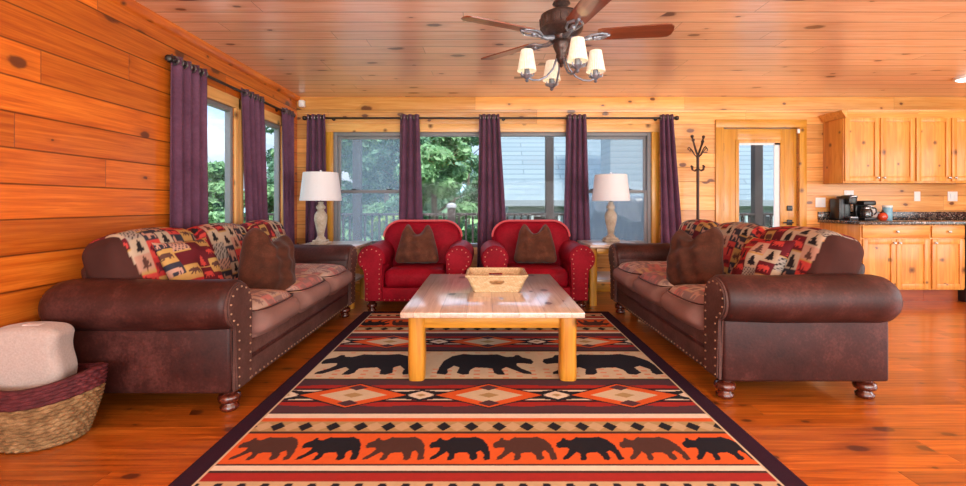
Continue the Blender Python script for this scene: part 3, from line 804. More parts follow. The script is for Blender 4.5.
def pillow(label, loc, rot, w, h, th, mat, ear=None, valley=.1, pinch=.1, pattern=False, seed=0, n=40):
    V, Fa, cols = plush_pillow(w, h, th, ear, valley, pinch, seed) if ear is not None else pillow_mesh(w, h, th, n, 0, 0, pattern, seed)
    V[:, 2] += h/2
    me = mesh_np('throw_pillow', V, Fa, cols)
    o = link('throw_pillow', me, mat, loc=loc, rot=rot)
    return tag(o, label, 'pillow')

# armchairs
def make_armchair(label, loc, rz):
    t = thing('armchair', loc, label, 'armchair', 'pair of matching red armchairs', rz)
    yf, yb, zb = -.42, .43, .112
    b = bm_(); box(b, -.33, .33, yf+.03, yb-.06, zb, .25, .015); obj('frame', b, M['red'], t)
    b = bm_(); box(b, -.325, .325, yf+.004, yf+.04, zb, .25, .012); fr = obj('front_rail', b, M['red'], t)
    nails(fr, [(x, yf+.002, zb+.02) for x in np.linspace(-.3, .3, 13)], M['nailg'])
    for s in (-1, 1):
        roll_arm(t, s, .438, .535, .138, .505, .315, zb, yf, yb-.09, M['red'], M['red'], M['nailg'], .05)
        for y in (-.36, .33): bun_foot(t, s*.44, y, .112, .05)
    v, lat, f = rbox(.622, .62, .19, .06, .02)
    v[:, 2] += np.sign(lat[:, 2])*.022*(1-lat[:, 0]**2)*(1-lat[:, 1]**2); v[:, 1] -= np.where(lat[:, 1] < 0, .02*(1-lat[:, 0]**4)*(1-lat[:, 2]**2), 0)
    v += np.array((0, -.105, .335)); seat = link('seat_cushion', mesh_np('seat_cushion', v, f), M['red'], t)
    # the barrel back: big rounded corners, a piped rim and a padded face
    def outline(w, z0, z1, r, n=12):
        pts = []
        for cx, cz, a0 in ((w-r, z1-r, 0), (-w+r, z1-r, 90)):
            for i in range(n+1):
                a = R(a0+90*i/n); pts.append((cx+r*math.cos(a), cz+r*math.sin(a)*.92+r*.08))
        pts += [(-w*.86, z0), (w*.86, z0)]
        return pts
    def slab(bm, w, z0, z1, r, prof, y0, lean=.16):
        base = outline(w, z0, z1, r); cz = (z0+z1)/2; rings = []
        for y, ins in prof:
            rings.append([(x*(1-ins/w), y0+y+(z-z0)*lean, cz+(z-cz)*(1-ins/((z1-z0)/2))) for x, z in base])
        loft(bm, rings)
    b = bm_(); slab(b, .445, .25, .905, .20, [(-.07, .012), (-.085, .03), (-.09, .05)][::-1]+[(-.06, 0), (.05, 0), (.075, .02), (.085, .05)], .20); back = obj('back', b, M['red'], t, angle=60)
    b = bm_(); slab(b, .425, .34, .885, .185, [(-.165, .33*.62), (-.16, .15), (-.145, .08), (-.12, .03), (-.095, .008), (-.05, 0)], .205); obj('back_cushion', b, M['red'], back, angle=80)
    b = bm_(); o = outline(.44, .30, .90, .195); pts = [(x, .20-.083+(z-.25)*.16, z) for x, z in o[:-2]]
    tube(b, pts, .012, 8); obj('piping', b, M['redpipe'], back)
    return t
chL = make_armchair('red nailhead armchair on the left, before the tree view and beside lamp table', (-.705, 5.02, 0), 0)
chR = dup(chL, (.528, 5.03, 0), R(1.5), 'red nailhead armchair on the right, in front of the grey roof view')
pillow('brown eared plush pillow on the left red armchair', (-.72, 4.87, .465), (R(-16), 0, R(2)), .46, .36, .13, M['plush'], .055, .06, .34, seed=1)
pillow('brown eared plush pillow on the right red armchair', (.535, 4.88, .465), (R(-16), 0, R(-3)), .45, .37, .13, M['plush'], .05, .06, .30, seed=2)
# on the sofas: left ones face +x, right ones face -x
pillow('rumpled brown plush pillow leaning on the left sofa', (-1.47, 3.11, .475), (R(-20), R(16), R(60)), .41, .41, .14, M['plushd'], .05, .03, .16, seed=3)
pillow('rumpled brown plush pillow leaning on the right sofa', (1.475, 3.27, .475), (R(-20), R(-7), R(-56)), .41, .42, .14, M['plushd'], .045, .05, .10, seed=4)
pillow('square patchwork throw pillow near the camera end of the left sofa', (-1.69, 2.80, .515), (R(-27), 0, R(82)), .42, .40, .14, M['patch'], pattern=True, seed=4, n=70)
pillow('square patchwork throw pillow near the camera end of the right sofa', (1.69, 2.98, .515), (R(-27), 0, R(-82)), .42, .40, .14, M['patch'], pattern=True, seed=5, n=70)

# ================================================================== COFFEE TABLE AND TRAY
ct = thing('coffee_table', (.045, 3.45, RT), 'low pine log coffee table with plank top standing on the rug', 'coffee table')
W2, D0, D1, ZT = .545, -.745, .745, .44
b = bm_(); box(b, -W2, W2, D0, D1, ZT-.034, ZT, .006); obj('tabletop', b, M['tabletop'], ct)
def log_leg(parent, x, y, z0, z1, r, seed, mat, name='leg'):
    rs = random.Random(seed); n = 12; rings = []; ph = rs.random()*6
    for i in range(n+1):
        z = z0+(z1-z0)*i/n; f = r*(1+.022*math.sin(i*.7+ph)+.012*rs.random())
        if i == 0: f *= .94
        rings.append([(x+f*math.copysign(abs(math.cos(2*PI*k/20))**.6, math.cos(2*PI*k/20))*(1+.02*math.sin(k*2.1+seed)), y+f*math.copysign(abs(math.sin(2*PI*k/20))**.6, math.sin(2*PI*k/20)), z) for k in range(20)])
    b = bm_(); loft(b, rings); o = obj(name, b, mat, parent, angle=50)
    return o
for k, (x, y) in enumerate(((-.465, -.605), (.465, -.605), (-.465, .605), (.465, .605))): log_leg(ct, x, y, 0, ZT-.034, .052, k, M['honey_z'])
b = bm_(); box(b, -.43, .43, -.625, -.585, ZT-.125, ZT-.034, .008); obj('apron', b, M['honey_x'], ct)
b = bm_(); box(b, -.43, .43, .585, .625, ZT-.125, ZT-.034, .008); obj('apron', b, M['honey_x'], ct)
for s in (-1, 1):
    b = bm_(); box(b, s*.465-.02, s*.465+.02, -.57, .57, ZT-.125, ZT-.034, .008); obj('apron', b, M['honey_y'], ct)
# tray
tr_ = thing('wicker_tray', (.085, 3.47, RT+ZT+.001), 'rectangular woven straw tray with cut-out handles on the coffee table', 'tray')
bw, bd, rw, rd, hh, th = .165, .15, .217, .20, .122, .012
b = bm_(); box(b, -bw, bw, -bd, bd, 0, .012, .003); obj('tray_floor', b, M['straw'], tr_)
def tray_side(long, s):
    # a sloping wall in (a, t): a along, t 0..1 up; hole in the long ones
    def P(a, t, o):
        out = (bd if long else bw)+((rd-bd) if long else (rw-bw))*t+o; half = (bw if long else bw*bd/bw)+((rw-bw) if long else (rd-bd))*t
        half = (bw+(rw-bw)*t) if long else (bd+(rd-bd)*t)
        p = (a*half, s*out) if long else (s*out, a*half)
        return (p[0], p[1], t*hh)
    A = [-1, -.5, -.26, -.2, -.1, 0, .1, .2, .26, .5, 1]; T = [0, .25, .5, .56, .62, .74, .78, 1]
    b = bm_(); g = {}
    for i, a in enumerate(A):
        for j, t in enumerate(T):
            for o in (0, 1): g[i, j, o] = b.verts.new(P(a, t, -th if o else 0))
    def hole(i, j): return long and 2 <= i <= 7 and (3 <= j <= 4 if i in (2, 7) else 2 <= j <= 4)
    for i in range(len(A)-1):
        for j in range(len(T)-1):
            if hole(i, j): continue
            for o in (0, 1): b.faces.new([g[i, j, o], g[i+1, j, o], g[i+1, j+1, o], g[i, j+1, o]])
            for (di, dj, e0, e1) in ((0, -1, (i, j), (i+1, j)), (0, 1, (i, j+1), (i+1, j+1)), (-1, 0, (i, j), (i, j+1)), (1, 0, (i+1, j), (i+1, j+1))):
                ni, nj = i+di, j+dj
                if ni < 0 or nj < 0 or ni >= len(A)-1 or nj >= len(T)-1 or hole(ni, nj):
                    b.faces.new([g[e0[0], e0[1], 0], g[e1[0], e1[1], 0], g[e1[0], e1[1], 1], g[e0[0], e0[1], 1]])
    obj('tray_side', b, M['straw'], tr_)
for s in (-1, 1): tray_side(True, s); tray_side(False, s)
b = bm_(); tube(b, resample([(-rw, -rd, hh), (rw, -rd, hh), (rw, rd, hh), (-rw, rd, hh), (-rw, -rd, hh)], .05), .009, 8); obj('tray_rim', b, M['straw'], tr_)

# ================================================================== END TABLES AND LAMPS
def end_table(loc, w, d, label, sw=0):
    t = thing('end_table', loc, label, 'end table', 'pair of log end tables'); z = .655
    b = bm_(); box(b, -w/2, w/2, -d/2, d/2, z-.036, z, .006); obj('tabletop', b, M['endtop'], t)
    for k, (sx, sy) in enumerate(((-1, -1), (1, -1), (-1, 1), (1, 1))): log_leg(t, sx*(w/2-.075)+(-.03 if sx < 0 and sw else 0), sy*(d/2-.075), 0, z-.036, .042, k+9, M['honey_z'])
    b = bm_(); box(b, -w/2+.06, w/2-.06, -d/2+.05, d/2-.05, .25, .28, .006); obj('shelf', b, M['endtop'], t)
    b = bm_(); box(b, -w/2+.08, w/2-.08, -d/2+.055, -d/2+.085, z-.10, z-.036, .006); obj('apron', b, M['honey_x'], t)
    return t
end_table((-1.66, 5.07, 0), .66, .66, 'log end table behind the left sofa carrying a white-shaded lamp')
end_table((1.40, 5.23, 0), .565, .70, 'log end table between right red armchair and right sofa', 1)
def table_lamp(loc, label):
    t = thing('table_lamp', loc, label, 'lamp', 'pair of white-shaded table lamps')
    b = bm_(); box(b, -.085, .085, -.085, .085, 0, .028, .01); box(b, -.07, .07, -.07, .07, .028, .05, .008)
    lathe(b, [(.058, .05), (.05, .065), (.034, .085), (.036, .11), (.046, .16), (.060, .22), (.070, .275), (.067, .315), (.050, .345), (.036, .36), (.034, .375), (.048, .385), (.050, .405), (.036, .42), (.026, .44), (.03, .455), (.012, .462)], seg=28); obj('lamp_base', b, M['stone'], t, angle=35)
    b = bm_(); tube(b, [(0, 0, .46), (0, 0, .55)], .008); lathe(b, [(.018, .50), (.02, .53), (.016, .56)]); obj('lamp_socket', b, M['rod'], t)
    b = bm_(); seg = 48; prof = [(.215, .47), (.2155, .478), (.182, .765), (.181, .772), (.178, .772), (.178, .765), (.211, .478), (.212, .47)]
    lathe(b, prof+[prof[0]], seg=seg, cap=False); sh = obj('lamp_shade', b, M['shade'], t, angle=60)
    b = bm_()
    for a in (0, 120, 240): tube(b, [(0, 0, .755), (.18*math.cos(R(a)), .18*math.sin(R(a)), .765)], .003, 6)
    tube(b, [(0, 0, .55), (.05, 0, .62), (0, 0, .755)], .003, 6); tube(b, [(0, 0, .55), (-.05, 0, .62), (0, 0, .755)], .003, 6); obj('harp', b, M['rod'], sh)
    b = bm_(); lathe(b, [(.006, .755), (.008, .775), (.013, .782), (.012, .795), (.004, .803)]); obj('finial', b, M['steel'], t)
    return t
lampL = table_lamp((-1.77, 4.96, .656), 'white-shaded table lamp on the left end table near the corner')
lampR = dup(lampL, (1.455, 5.32, .656), None, 'white-shaded table lamp on the right end table by the covered grill view')

# ================================================================== CURTAINS
def curtain_panel(name_label, along, a0, a1, b0, b1, base, zt, zb, folds, amp, seed, wide_mid=0.):
    rs = np.random.RandomState(seed); nu, nz = folds*14, 40
    s = np.linspace(0, 1, nu+1); z = np.linspace(zt, zb, nz+1)
    S, Z = np.meshgrid(s, z, indexing='ij'); t = (zt-Z)/(zt-zb)
    A = (a0+(a1-a0)*S)*(1-t)+(b0+(b1-b0)*S)*t
    ph = rs.rand()*6
    D = amp*np.sin(S*folds*2*PI+ph+.7*np.sin(t*3+seed))*(1-.25*t)+amp*.3*np.sin(S*folds*4.3+t*5+seed)*t
    A = A+.012*np.cos(S*folds*2*PI+ph)*(.4+t)
    if along == 'x': P = np.stack([A, base+D, Z], -1)
    else: P = np.stack([base+D, A, Z], -1)
    P = P.reshape(-1, 3); i, j = np.meshgrid(np.arange(nu), np.arange(nz), indexing='ij'); q = (i*(nz+1)+j).ravel()
    f = np.stack([q, q+1, q+nz+2, q+nz+1], 1)
    root = thing('curtain', ((a0+a1)/2, base, zt) if along == 'x' else (base, (a0+a1)/2, zt), name_label, 'curtain', 'purple grommet curtains')
    P = P-np.array(root.location)
    o = link('curtain_cloth', mesh_np('curtain_cloth', P, f), M['purple'], root)
    md = o.modifiers.new('thick', 'SOLIDIFY'); md.thickness = .004; md.offset = 0
    for k in range(folds*2):
        c = a0+(a1-a0)*(k+.5)/(folds*2); b = bm_(); torus(b, (0, 0, 0), .028, .007, along, 16, 6)
        g = obj('grommet', b, M['grommet'], root)
        g.location = Vector((c, base, zt-.04) if along == 'x' else (base, c, zt-.04))-root.location
    return root
RZ = 2.145
XB = WB-.085; XLc = WL+.052; XC = XB-.016; XLd = XLc+.006
curtain_panel('purple curtain nearest the camera on the left wall rod', 'y', 3.36, 3.76, 3.34, 3.78, XLd, RZ+.04, .06, 4, .022, 1)
curtain_panel('middle purple curtain on the left wall, between the two side windows', 'y', 4.33, 4.72, 4.44, 4.86, XLd, RZ+.04, .06, 4, .022, 2)
curtain_panel('far purple curtain on the left wall rod, next to the room corner', 'y', 5.20, 5.46, 5.24, 5.50, XLd, RZ+.04, .06, 3, .022, 3)
curtain_panel('leftmost purple curtain on the back rod, in the corner behind the lamp', 'x', -2.17, -1.95, -2.22, -1.93, XC, RZ+.04, .06, 3, .032, 4)
curtain_panel('purple curtain on the back rod behind the left red armchair', 'x', -1.04, -.81, -1.08, -.74, XC, RZ+.04, .06, 3, .032, 5)
curtain_panel('purple curtain on the back rod hanging between the two red armchairs', 'x', -.07, .17, -.11, .30, XC, RZ+.04, .06, 4, .032, 6)
curtain_panel('purple curtain on the back rod behind the right red armchair, left of the lamp', 'x', 1.0, 1.24, .93, 1.30, XC, RZ+.04, .06, 4, .032, 7)
curtain_panel('rightmost purple curtain on the back rod, beside the coat rack', 'x', 2.135, 2.295, 2.135, 2.44, XC, RZ+.04, .06, 3, .032, 8)
def rod(along, a0, a1, base, wall, label, br):
    t = thing('curtain_rod', (a0, base, RZ) if along == 'x' else (base, a0, RZ), label, 'curtain rod')
    def P(a, d=0, z=0): return Vector((a, base+d, RZ+z) if along == 'x' else (base-d, a, RZ+z))-t.location
    b = bm_(); tube(b, [P(a0), P(a1)], .0125, 12); obj('rod', b, M['rod'], t)
    for a, s in ((a0, -1), (a1, 1)):
        b = bm_(); pr = [(0, .016), (.012, .02), (.02, .015), (.028, .024), (.045, .03), (.062, .024), (.07, .008)]
        tube(b, [P(a+s*q) for q, r in pr], [r for q, r in pr], 12); obj('finial', b, M['rod'], t)
    for a in br:
        b = bm_(); d = wall-base if along == 'x' else base-wall
        tube(b, [P(a, 0), P(a, d-.006 if d > 0 else d+.006)], .008, 8); tube(b, [P(a, d-.012), P(a, d-.001)], .022, 12); obj('bracket', b, M['rod'], t)
rod('y', 3.38, 5.44, XLc, WL, 'dark bronze curtain rod along the left wall above the side windows', (3.44, 4.56, 5.15))
rod('x', -2.17, 2.31, XB, WB, 'long dark bronze curtain rod across the back wall windows', (-1.88, .08+.15, 2.12))

# ================================================================== COAT RACK
cr = thing('coat_rack', (2.545, 5.5, 0), 'tall dark bronze coat rack standing by the wall left of the door', 'coat rack')
b = bm_(); tube(b, [(0, 0, .03), (0, 0, 1.68)], .017, 12); obj('pole', b, M['bronze'], cr)
b = bm_(); lathe(b, [(.16, 0), (.16, .012), (.10, .02), (.03, .035), (.02, .05)]); obj('base', b, M['bronze'], cr)
for k, a in enumerate((15, 105, 195, 285)):
    c, s = math.cos(R(a)), math.sin(R(a)); top = (1.89, 1.86, 1.89, 1.82)[k]
    b = bm_(); tube(b, [(0, 0, 1.66), (.03*c, .03*s, 1.73), (.075*c, .075*s, top-.02), (.08*c, .08*s, top)], .011, 8); ball(b, (.08*c, .08*s, top+.006), .02); obj('upper_hook', b, M['bronze'], cr)
    b = bm_(); tube(b, [(0, 0, 1.64), (.05*c, .05*s, 1.68), (.095*c, .095*s, 1.74), (.125*c, .125*s, 1.765), (.14*c, .14*s, 1.75), (.132*c, .132*s, 1.73)], .006, 8); obj('curled_hook', b, M['bronze'], cr)
    b = bm_(); tube(b, [(0, 0, 1.52), (.05*c, .05*s, 1.485), (.085*c, .085*s, 1.50), (.09*c, .09*s, 1.535)], .007, 8); ball(b, (.09*c, .09*s, 1.54), .012); obj('lower_hook', b, M['bronze'], cr)

# ================================================================== BASKET AND TOWEL
def woven(name, parent, mat, z0, z1, rows, lift=.0, rx0=.165, rx1=.242, ry0=.135, ry1=.18, HT=.29):
    n = 168; m = rows*6; V = []; 
    th_ = np.linspace(0, 2*PI, n, endpoint=False)
    for layer in (0, 1):
        for j in range(m+1):
            z = z0+(z1-z0)*j/m; q = z/HT; fl = math.sin(min(1, q)*PI/2)
            row = int(j/6+.001); ph = (row % 2)*PI
            bump = .007*np.abs(np.sin(PI*(j % 6)/6)) + .006*np.sin(th_*28+ph)*np.sin(PI*((j % 6)+.5)/6)
            off = -.022 if layer else 0
            rx = rx0+(rx1-rx0)*fl+off; ry = ry0+(ry1-ry0)*fl+off
            zz = z+lift*q*(np.cos(th_)**2)
            V.append(np.stack([(rx+bump*(1 if not layer else .4))*np.cos(th_), (ry+bump*(1 if not layer else .4))*np.sin(th_), zz], 1))
    V = np.concatenate(V); F_ = []
    def ring(l, j): return (l*(m+1)+j)*n
    k = np.arange(n); k2 = (k+1) % n
    for l in (0, 1):
        for j in range(m):
            a, c = ring(l, j), ring(l, j+1); q = np.stack([a+k, a+k2, c+k2, c+k], 1); F_.append(q if not l else q[:, ::-1])
    for j, fl in ((m, 0), (0, 1)):
        a, c = ring(0, j), ring(1, j); q = np.stack([a+k, a+k2, c+k2, c+k], 1); F_.append(q if not fl else q[:, ::-1])
    return link(name, mesh_np(name, V, np.concatenate(F_)), mat, parent)
bk = thing('wicker_basket', (-2.055, 2.14, 0), 'woven seagrass basket with maroon band on the floor before the left sofa', 'basket', rz=R(4))
woven('basket_body', bk, M['wicker'], .004, .2, 11, .045)
woven('basket_band', bk, M['maroonw'], 0.2, .285, 5, .045)
b = bm_(); lathe(b, [(.001, .004), (1., .004), (1., .022), (.001, .022)], seg=40, sx=.165, sy=.135); obj('basket_base', b, M['wicker'], bk)
# rolled towel standing in the basket
tw = thing('rolled_towel', (-2.085, 2.14, .024), 'thick ivory rolled blanket standing in the woven basket', 'blanket', rz=R(10))
v, lat, f = rbox(.30, .16, .49, .042, .012)
ang = np.arctan2(v[:, 1], v[:, 0])
v[:, 0] += .008*np.sin(v[:, 2]*30)*np.sign(v[:, 0])*np.abs(lat[:, 0])**6; v[:, 2] += np.where(lat[:, 2] > .5, .02*(1-lat[:, 0]**2), 0)
v += wav(v, 10, .006, 5)[:, None]*np.array((.3, 1, 0)); v[:, 2] += .245; v[:, 0] -= .03*(v[:, 2]/.5)
link('towel_roll', mesh_np('towel_roll', v, f), M['towel'], tw)
b = bm_(); M4 = Matrix.Translation((-.02, -.02, .49)) @ Matrix.Rotation(R(6), 4, 'Y'); box(b, -.02, .05, -.015, .03, .0, .022, .004, 2, M4); obj('care_tag', b, M['vinylw'], tw)

# ================================================================== CEILING FAN
fan = thing('ceiling_fan', (.468, 2.82, CE), 'bronze ceiling fan with five walnut blades and four lit shades', 'ceiling fan')
b = bm_(); lathe(b, [(.075, 0), (.075, -.02), (.06, -.05), (.03, -.065)]); obj('canopy', b, M['fanmetal'], fan)
b = bm_(); tube(b, [(0, 0, -.06), (0, 0, -.16)], .014, 12); lathe(b, [(.016, -.085), (.05, -.092), (.055, -.105), (.03, -.125), (.022, -.14), (.045, -.155), (.05, -.165)]); obj('downrod', b, M['fanmetal'], fan)
b = bm_(); lathe(b, [(.04, -.155), (.105, -.165), (.126, -.178), (.131, -.205), (.126, -.245), (.131, -.262), (.122, -.278), (.09, -.297), (.062, -.305), (.06, -.33), (.064, -.335), (.05, -.345)], seg=36)
for k in range(18):
    a = 2*PI*k/18; tube(b, [(.129*math.cos(a), .129*math.sin(a), -.20), (.127*math.cos(a), .127*math.sin(a), -.245)], .007, 6)
obj('motor_housing', b, M['fanmetal'], fan, angle=35)
b = bm_(); lathe(b, [(.048, -.335), (.052, -.36), (.042, -.385), (.03, -.41), (.034, -.43), (.026, -.455), (.01, -.475), (.012, -.485), (.001, -.495)]); obj('light_hub', b, M['fanmetal'], fan)
zb = -.318
for k, a in enumerate((206, 136, 63, -9, -80)):
    arm = obj('blade_iron', (lambda b: (tube(b, [(.055, 0, zb), (.11, 0, zb-.012), (.17, 0, zb-.004)], [.018, .014, .012], 8),
                tube(b, [(.13, 0, zb-.008), (.18, .035, zb+.002), (.24, .045, zb+.004), (.27, .02, zb+.006)], .008, 8),
                tube(b, [(.13, 0, zb-.008), (.18, -.035, zb+.002), (.24, -.045, zb+.004), (.27, -.02, zb+.006)], .008, 8),
                tube(b, [(.15, 0, zb-.004), (.21, .012, zb+.004), (.27, 0, zb+.006), (.29, 0, zb+.006)], .009, 8),
                ball(b, (.20, .0, zb-.004), .016), b)[-1])(bm_()), M['pewter'], fan)
    arm.rotation_euler = (0, 0, R(a))
    out = [(.215, -.048), (.24, -.058), (.60, -.068), (.632, -.062), (.65, -.04), (.655, 0), (.65, .04), (.632, .062), (.60, .068), (.24, .058), (.215, .048)]
    b = bm_(); poly_prism(b, out, -.004, .004, 'xy', .0015)
    bl = obj('fan_blade', b, M['blade'], fan); bl.matrix_local = Matrix.Rotation(R(a), 4, 'Z') @ Matrix.Translation((0, 0, zb+.016)) @ Matrix.Rotation(R(-12), 4, 'X')
for k, a in enumerate((182, 272+14, 2, 92+6)):
    a = R(a); c, s = math.cos(a), math.sin(a); r = .212
    b = bm_(); P = [(.03, -.44), (.05, -.50), (.09, -.548), (.135, -.57), (.175, -.572), (r, -.555), (r, -.54)]
    pts = [Vector((p*c, p*s, z)) for p, z in P]; tube(b, pts, .0065, 8)
    am = obj('light_arm', b, M['pewter'], fan)
    b = bm_(); cx, cy = r*c, r*s
    lathe(b, [(.004, -.585), (.012, -.578), (.008, -.568), (.016, -.56), (.034, -.548), (.036, -.542), (.018, -.538), (.016, -.50), (.017, -.47)], (cx, cy, 0), 16)
    for q in range(5):
        aa = 2*PI*q/5; tube(b, [(cx+.02*math.cos(aa), cy+.02*math.sin(aa), -.553), (cx+.04*math.cos(aa), cy+.04*math.sin(aa), -.545), (cx+.043*math.cos(aa), cy+.043*math.sin(aa), -.53)], .004, 6)
    obj('candle_cup', b, M['pewter'], am)
    b = bm_(); n = 60; rings = []
    for rr, z, o in ((.0575, -.518, 0), (.056, -.512, 0), (.036, -.392, 0), (.035, -.389, 0), (.032, -.392, 1), (.053, -.512, 1), (.0575, -.518, 0)):
        rings.append([(cx+(rr*(1+.03*math.cos(q*PI)))*math.cos(2*PI*q/n), cy+(rr*(1+.03*math.cos(q*PI)))*math.sin(2*PI*q/n), z) for q in range(n)])
    loft(b, rings, cap=False); obj('lamp_shade', b, M['litshade'], am)
    ld = bpy.data.lights.new('fan_bulb', 'POINT'); ld.energy = .2; ld.color = (1, .82, .58); ld.shadow_soft_size = .02
    lo = bpy.data.objects.new('fan_bulb', ld); COL.objects.link(lo); lo.location = (.468+cx, 2.82+cy, CE-.44)

# ================================================================== KITCHEN
def raised_door(parent, x0, x1, yf, z0, z1, name='door', knob=None, mat='cab'):
    # a frame-and-panel front whose face is at y = yf
    b = bm_(); g = .055 if z1-z0 > .3 else .0
    if g:
        box(b, x0, x0+g, yf, yf+.02, z0, z1, .003); box(b, x1-g, x1, yf, yf+.02, z0, z1, .003)
        box(b, x0+g, x1-g, yf, yf+.02, z0, z0+g, .003); box(b, x0+g, x1-g, yf, yf+.02, z1-g, z1, .003)
        i = .045
        o = [(x0+g, z0+g), (x1-g, z0+g), (x1-g, z1-g), (x0+g, z1-g)]; q = [(x0+g+i, z0+g+i), (x1-g-i, z0+g+i), (x1-g-i, z1-g-i), (x0+g+i, z1-g-i)]
        loft(b, [[(x, yf+.018, z) for x, z in o], [(x, yf+.014, z) for x, z in o], [(x, yf+.001, z) for x, z in q]], cap=True)
    else: box(b, x0, x1, yf, yf+.02, z0, z1, .006)
    d = obj(name, b, M[mat], parent)
    if knob:
        b = bm_(); x, z = knob; pr = [(0, .006), (-.012, .005), (-.016, .013), (-.024, .015), (-.03, .008)]
        tube(b, [(x, yf+q+.001, z) for q, r in pr], [r for q, r in pr], 12); obj('knob', b, M['knob'], d)
    return d
KX = 4.17; YF = 5.11
def base_cabinet(x0, x1, doors, label):
    t = thing('base_cabinet', ((x0+x1)/2, 5.4, 0), label, 'cabinet'); ox, oy = t.location.x, t.location.y
    b = bm_(); box(b, x0-ox, x1-ox, YF-oy, WB-oy-.001, .135, .86, .003); obj('carcass', b, M['cab'], t)
    b = bm_(); box(b, x0-ox, x1-ox, YF+.07-oy, WB-oy-.001, 0, .1345); obj('toe_kick', b, M['toe'], t)
    m = .012
    raised_door(t, x0-ox+m, x1-ox-m, YF-.02-oy, .715, .85, 'drawer', ((x0+x1)/2-ox, .785), 'cabx')
    w = (x1-x0-2*m)/doors
    for k in range(doors):
        a = x0-ox+m+w*k; c = a+w; kx = (c-.03 if k == 0 else a+.03) if doors == 2 else a+.03
        raised_door(t, a+.003, c-.003, YF-.02-oy, .15, .70, 'door', (kx, .66))
    return t
base_cabinet(KX, 4.935, 2, 'wide knotty pine base cabinet with two doors under the coffee makers')
base_cabinet(4.937, 5.325, 1, 'narrow knotty pine base cabinet with one door left of the dishwasher')
def upper_cabinet(x0, x1, label, crown_left):
    t = thing('wall_cabinet', ((x0+x1)/2, 5.57, 1.337), label, 'cabinet'); ox, oy, oz = t.location
    z0, z1, yf = 1.337, 2.125, 5.405
    b = bm_(); box(b, x0-ox, x1-ox, yf-oy, WB-oy-.001, 0, z1-oz, .003); obj('carcass', b, M['cab'], t)
    w = (x1-x0)/2
    for k in range(2):
        a = x0-ox+w*k; kx = a+w-.035 if k == 0 else a+.035
        raised_door(t, a+.008, a+w-.008, yf-.02-oy, .02, z1-oz-.015, 'door', (kx, .06))
    b = bm_(); pr = [(yf-.02, 2.10), (yf-.035, 2.13), (yf-.06, 2.165), (yf-.065, 2.185), (yf+.05, 2.185), (yf+.05, 2.125), (yf-.001, 2.10)]
    poly_prism(b, [(y-oy, z-oz) for y, z in pr], x0-ox, x1-ox, 'yz')
    if crown_left: poly_prism(b, [(x0-ox-(yf-y), z-oz) for y, z in pr[:4]]+[(x0-ox-.001, 2.185-oz), (x0-ox-.001, 2.10-oz)], yf-.06-oy, WB-oy-.02, 'xz')
    obj('crown_moulding', b, M['cabx'], t)
upper_cabinet(4.21, 5.045, 'knotty pine wall cabinet with crown moulding, nearest the door', True)
upper_cabinet(5.047, 5.88, 'knotty pine wall cabinet at the right edge of the kitchen', False)
ct = thing('countertop', (5.2, 5.4, .861), 'dark speckled granite countertop with low backsplash on the base cabinets', 'countertop')
b = bm_(); box(b, KX-.03-5.2, WR-.01-5.2, YF-.03-5.4, WB-.001-5.4, 0, .036, .005); obj('slab', b, M['granite'], ct)
b = bm_(); box(b, KX-.03-5.2, WR-.01-5.2, WB-.022-5.4, WB-.001-5.4, .036, .135, .003); obj('backsplash', b, M['granite'], ct)
dw = thing('dishwasher', (5.63, 5.4, 0), 'black dishwasher under the counter at the right edge', 'dishwasher')
b = bm_(); box(b, -.30, .30, -.30, .32, .0, .85, .004); obj('body', b, M['blackp'], dw)
b = bm_(); box(b, -.298, .298, -.325, -.301, .11, .73, .008); d = obj('door', b, M['blackp'], dw)
b = bm_(); tube(b, [(-.22, -.33, .70), (-.22, -.36, .70), (.22, -.36, .70), (.22, -.33, .70)], .009, 8); obj('handle', b, M['steel'], d)
b = bm_(); box(b, -.298, .298, -.325, -.301, .735, .848, .006); obj('control_panel', b, M['blackp'], dw)
bc = thing('base_cabinet', (6.46, 5.4, 0), 'knotty pine base cabinet to the right of the black dishwasher', 'cabinet')
b = bm_(); box(b, -.52, .53, YF-5.4, .32, .135, .86, .003); box(b, -.52, .53, YF+.07-5.4, .32, 0, .135); obj('carcass', b, M['cab'], bc)
for a in (-.51, .01): raised_door(bc, a, a+.505, YF-.02-5.4, .15, .70, 'door', (a+.05, .66))
CZ = .8975
cm = thing('pod_coffee_maker', (4.37, 5.57, CZ), 'tall black pod coffee maker at the left end of the granite counter', 'coffee maker')
b = bm_(); box(b, -.06, .085, -.17, .15, 0, .03, .01); box(b, -.06, .085, .0, .15, .03, .29, .02); box(b, -.055, .08, -.15, .06, .19, .30, .025); obj('body', b, M['blackp'], cm)
b = bm_(); box(b, -.165, -.065, -.08, .15, .0, .26, .018); obj('water_tank', b, M['blackp'], cm)
b = bm_(); box(b, -.05, .075, -.165, -.02, .03, .04, .004); obj('drip_tray', b, M['steel'], cm)
b = bm_(); tube(b, resample([(-.04, -.155, .27), (-.03, -.175, .285), (.055, -.175, .285), (.065, -.155, .27)], .02), .007, 8); obj('handle', b, M['steel'], cm)
cm.scale = (.74, .70, 1)
dc = thing('drip_coffee_maker', (4.575, 5.54, CZ), 'smaller black drip coffee maker with glass carafe beside the pod machine', 'coffee maker')
b = bm_(); box(b, -.085, .085, -.11, .12, 0, .035, .012); box(b, -.085, .085, .055, .12, .03, .23, .012); box(b, -.09, .09, -.10, .12, .185, .245, .02); obj('body', b, M['blackp'], dc)
b = bm_(); lathe(b, [(.06, .037), (.074, .05), (.078, .09), (.066, .13), (.05, .15), (.052, .165)], (0, -.025, 0)); cf = obj('carafe', b, M['dark_glass'], dc)
b = bm_(); lathe(b, [(.053, .165), (.05, .178), (.01, .182)], (0, -.025, 0)); obj('lid', b, M['blackp'], cf)
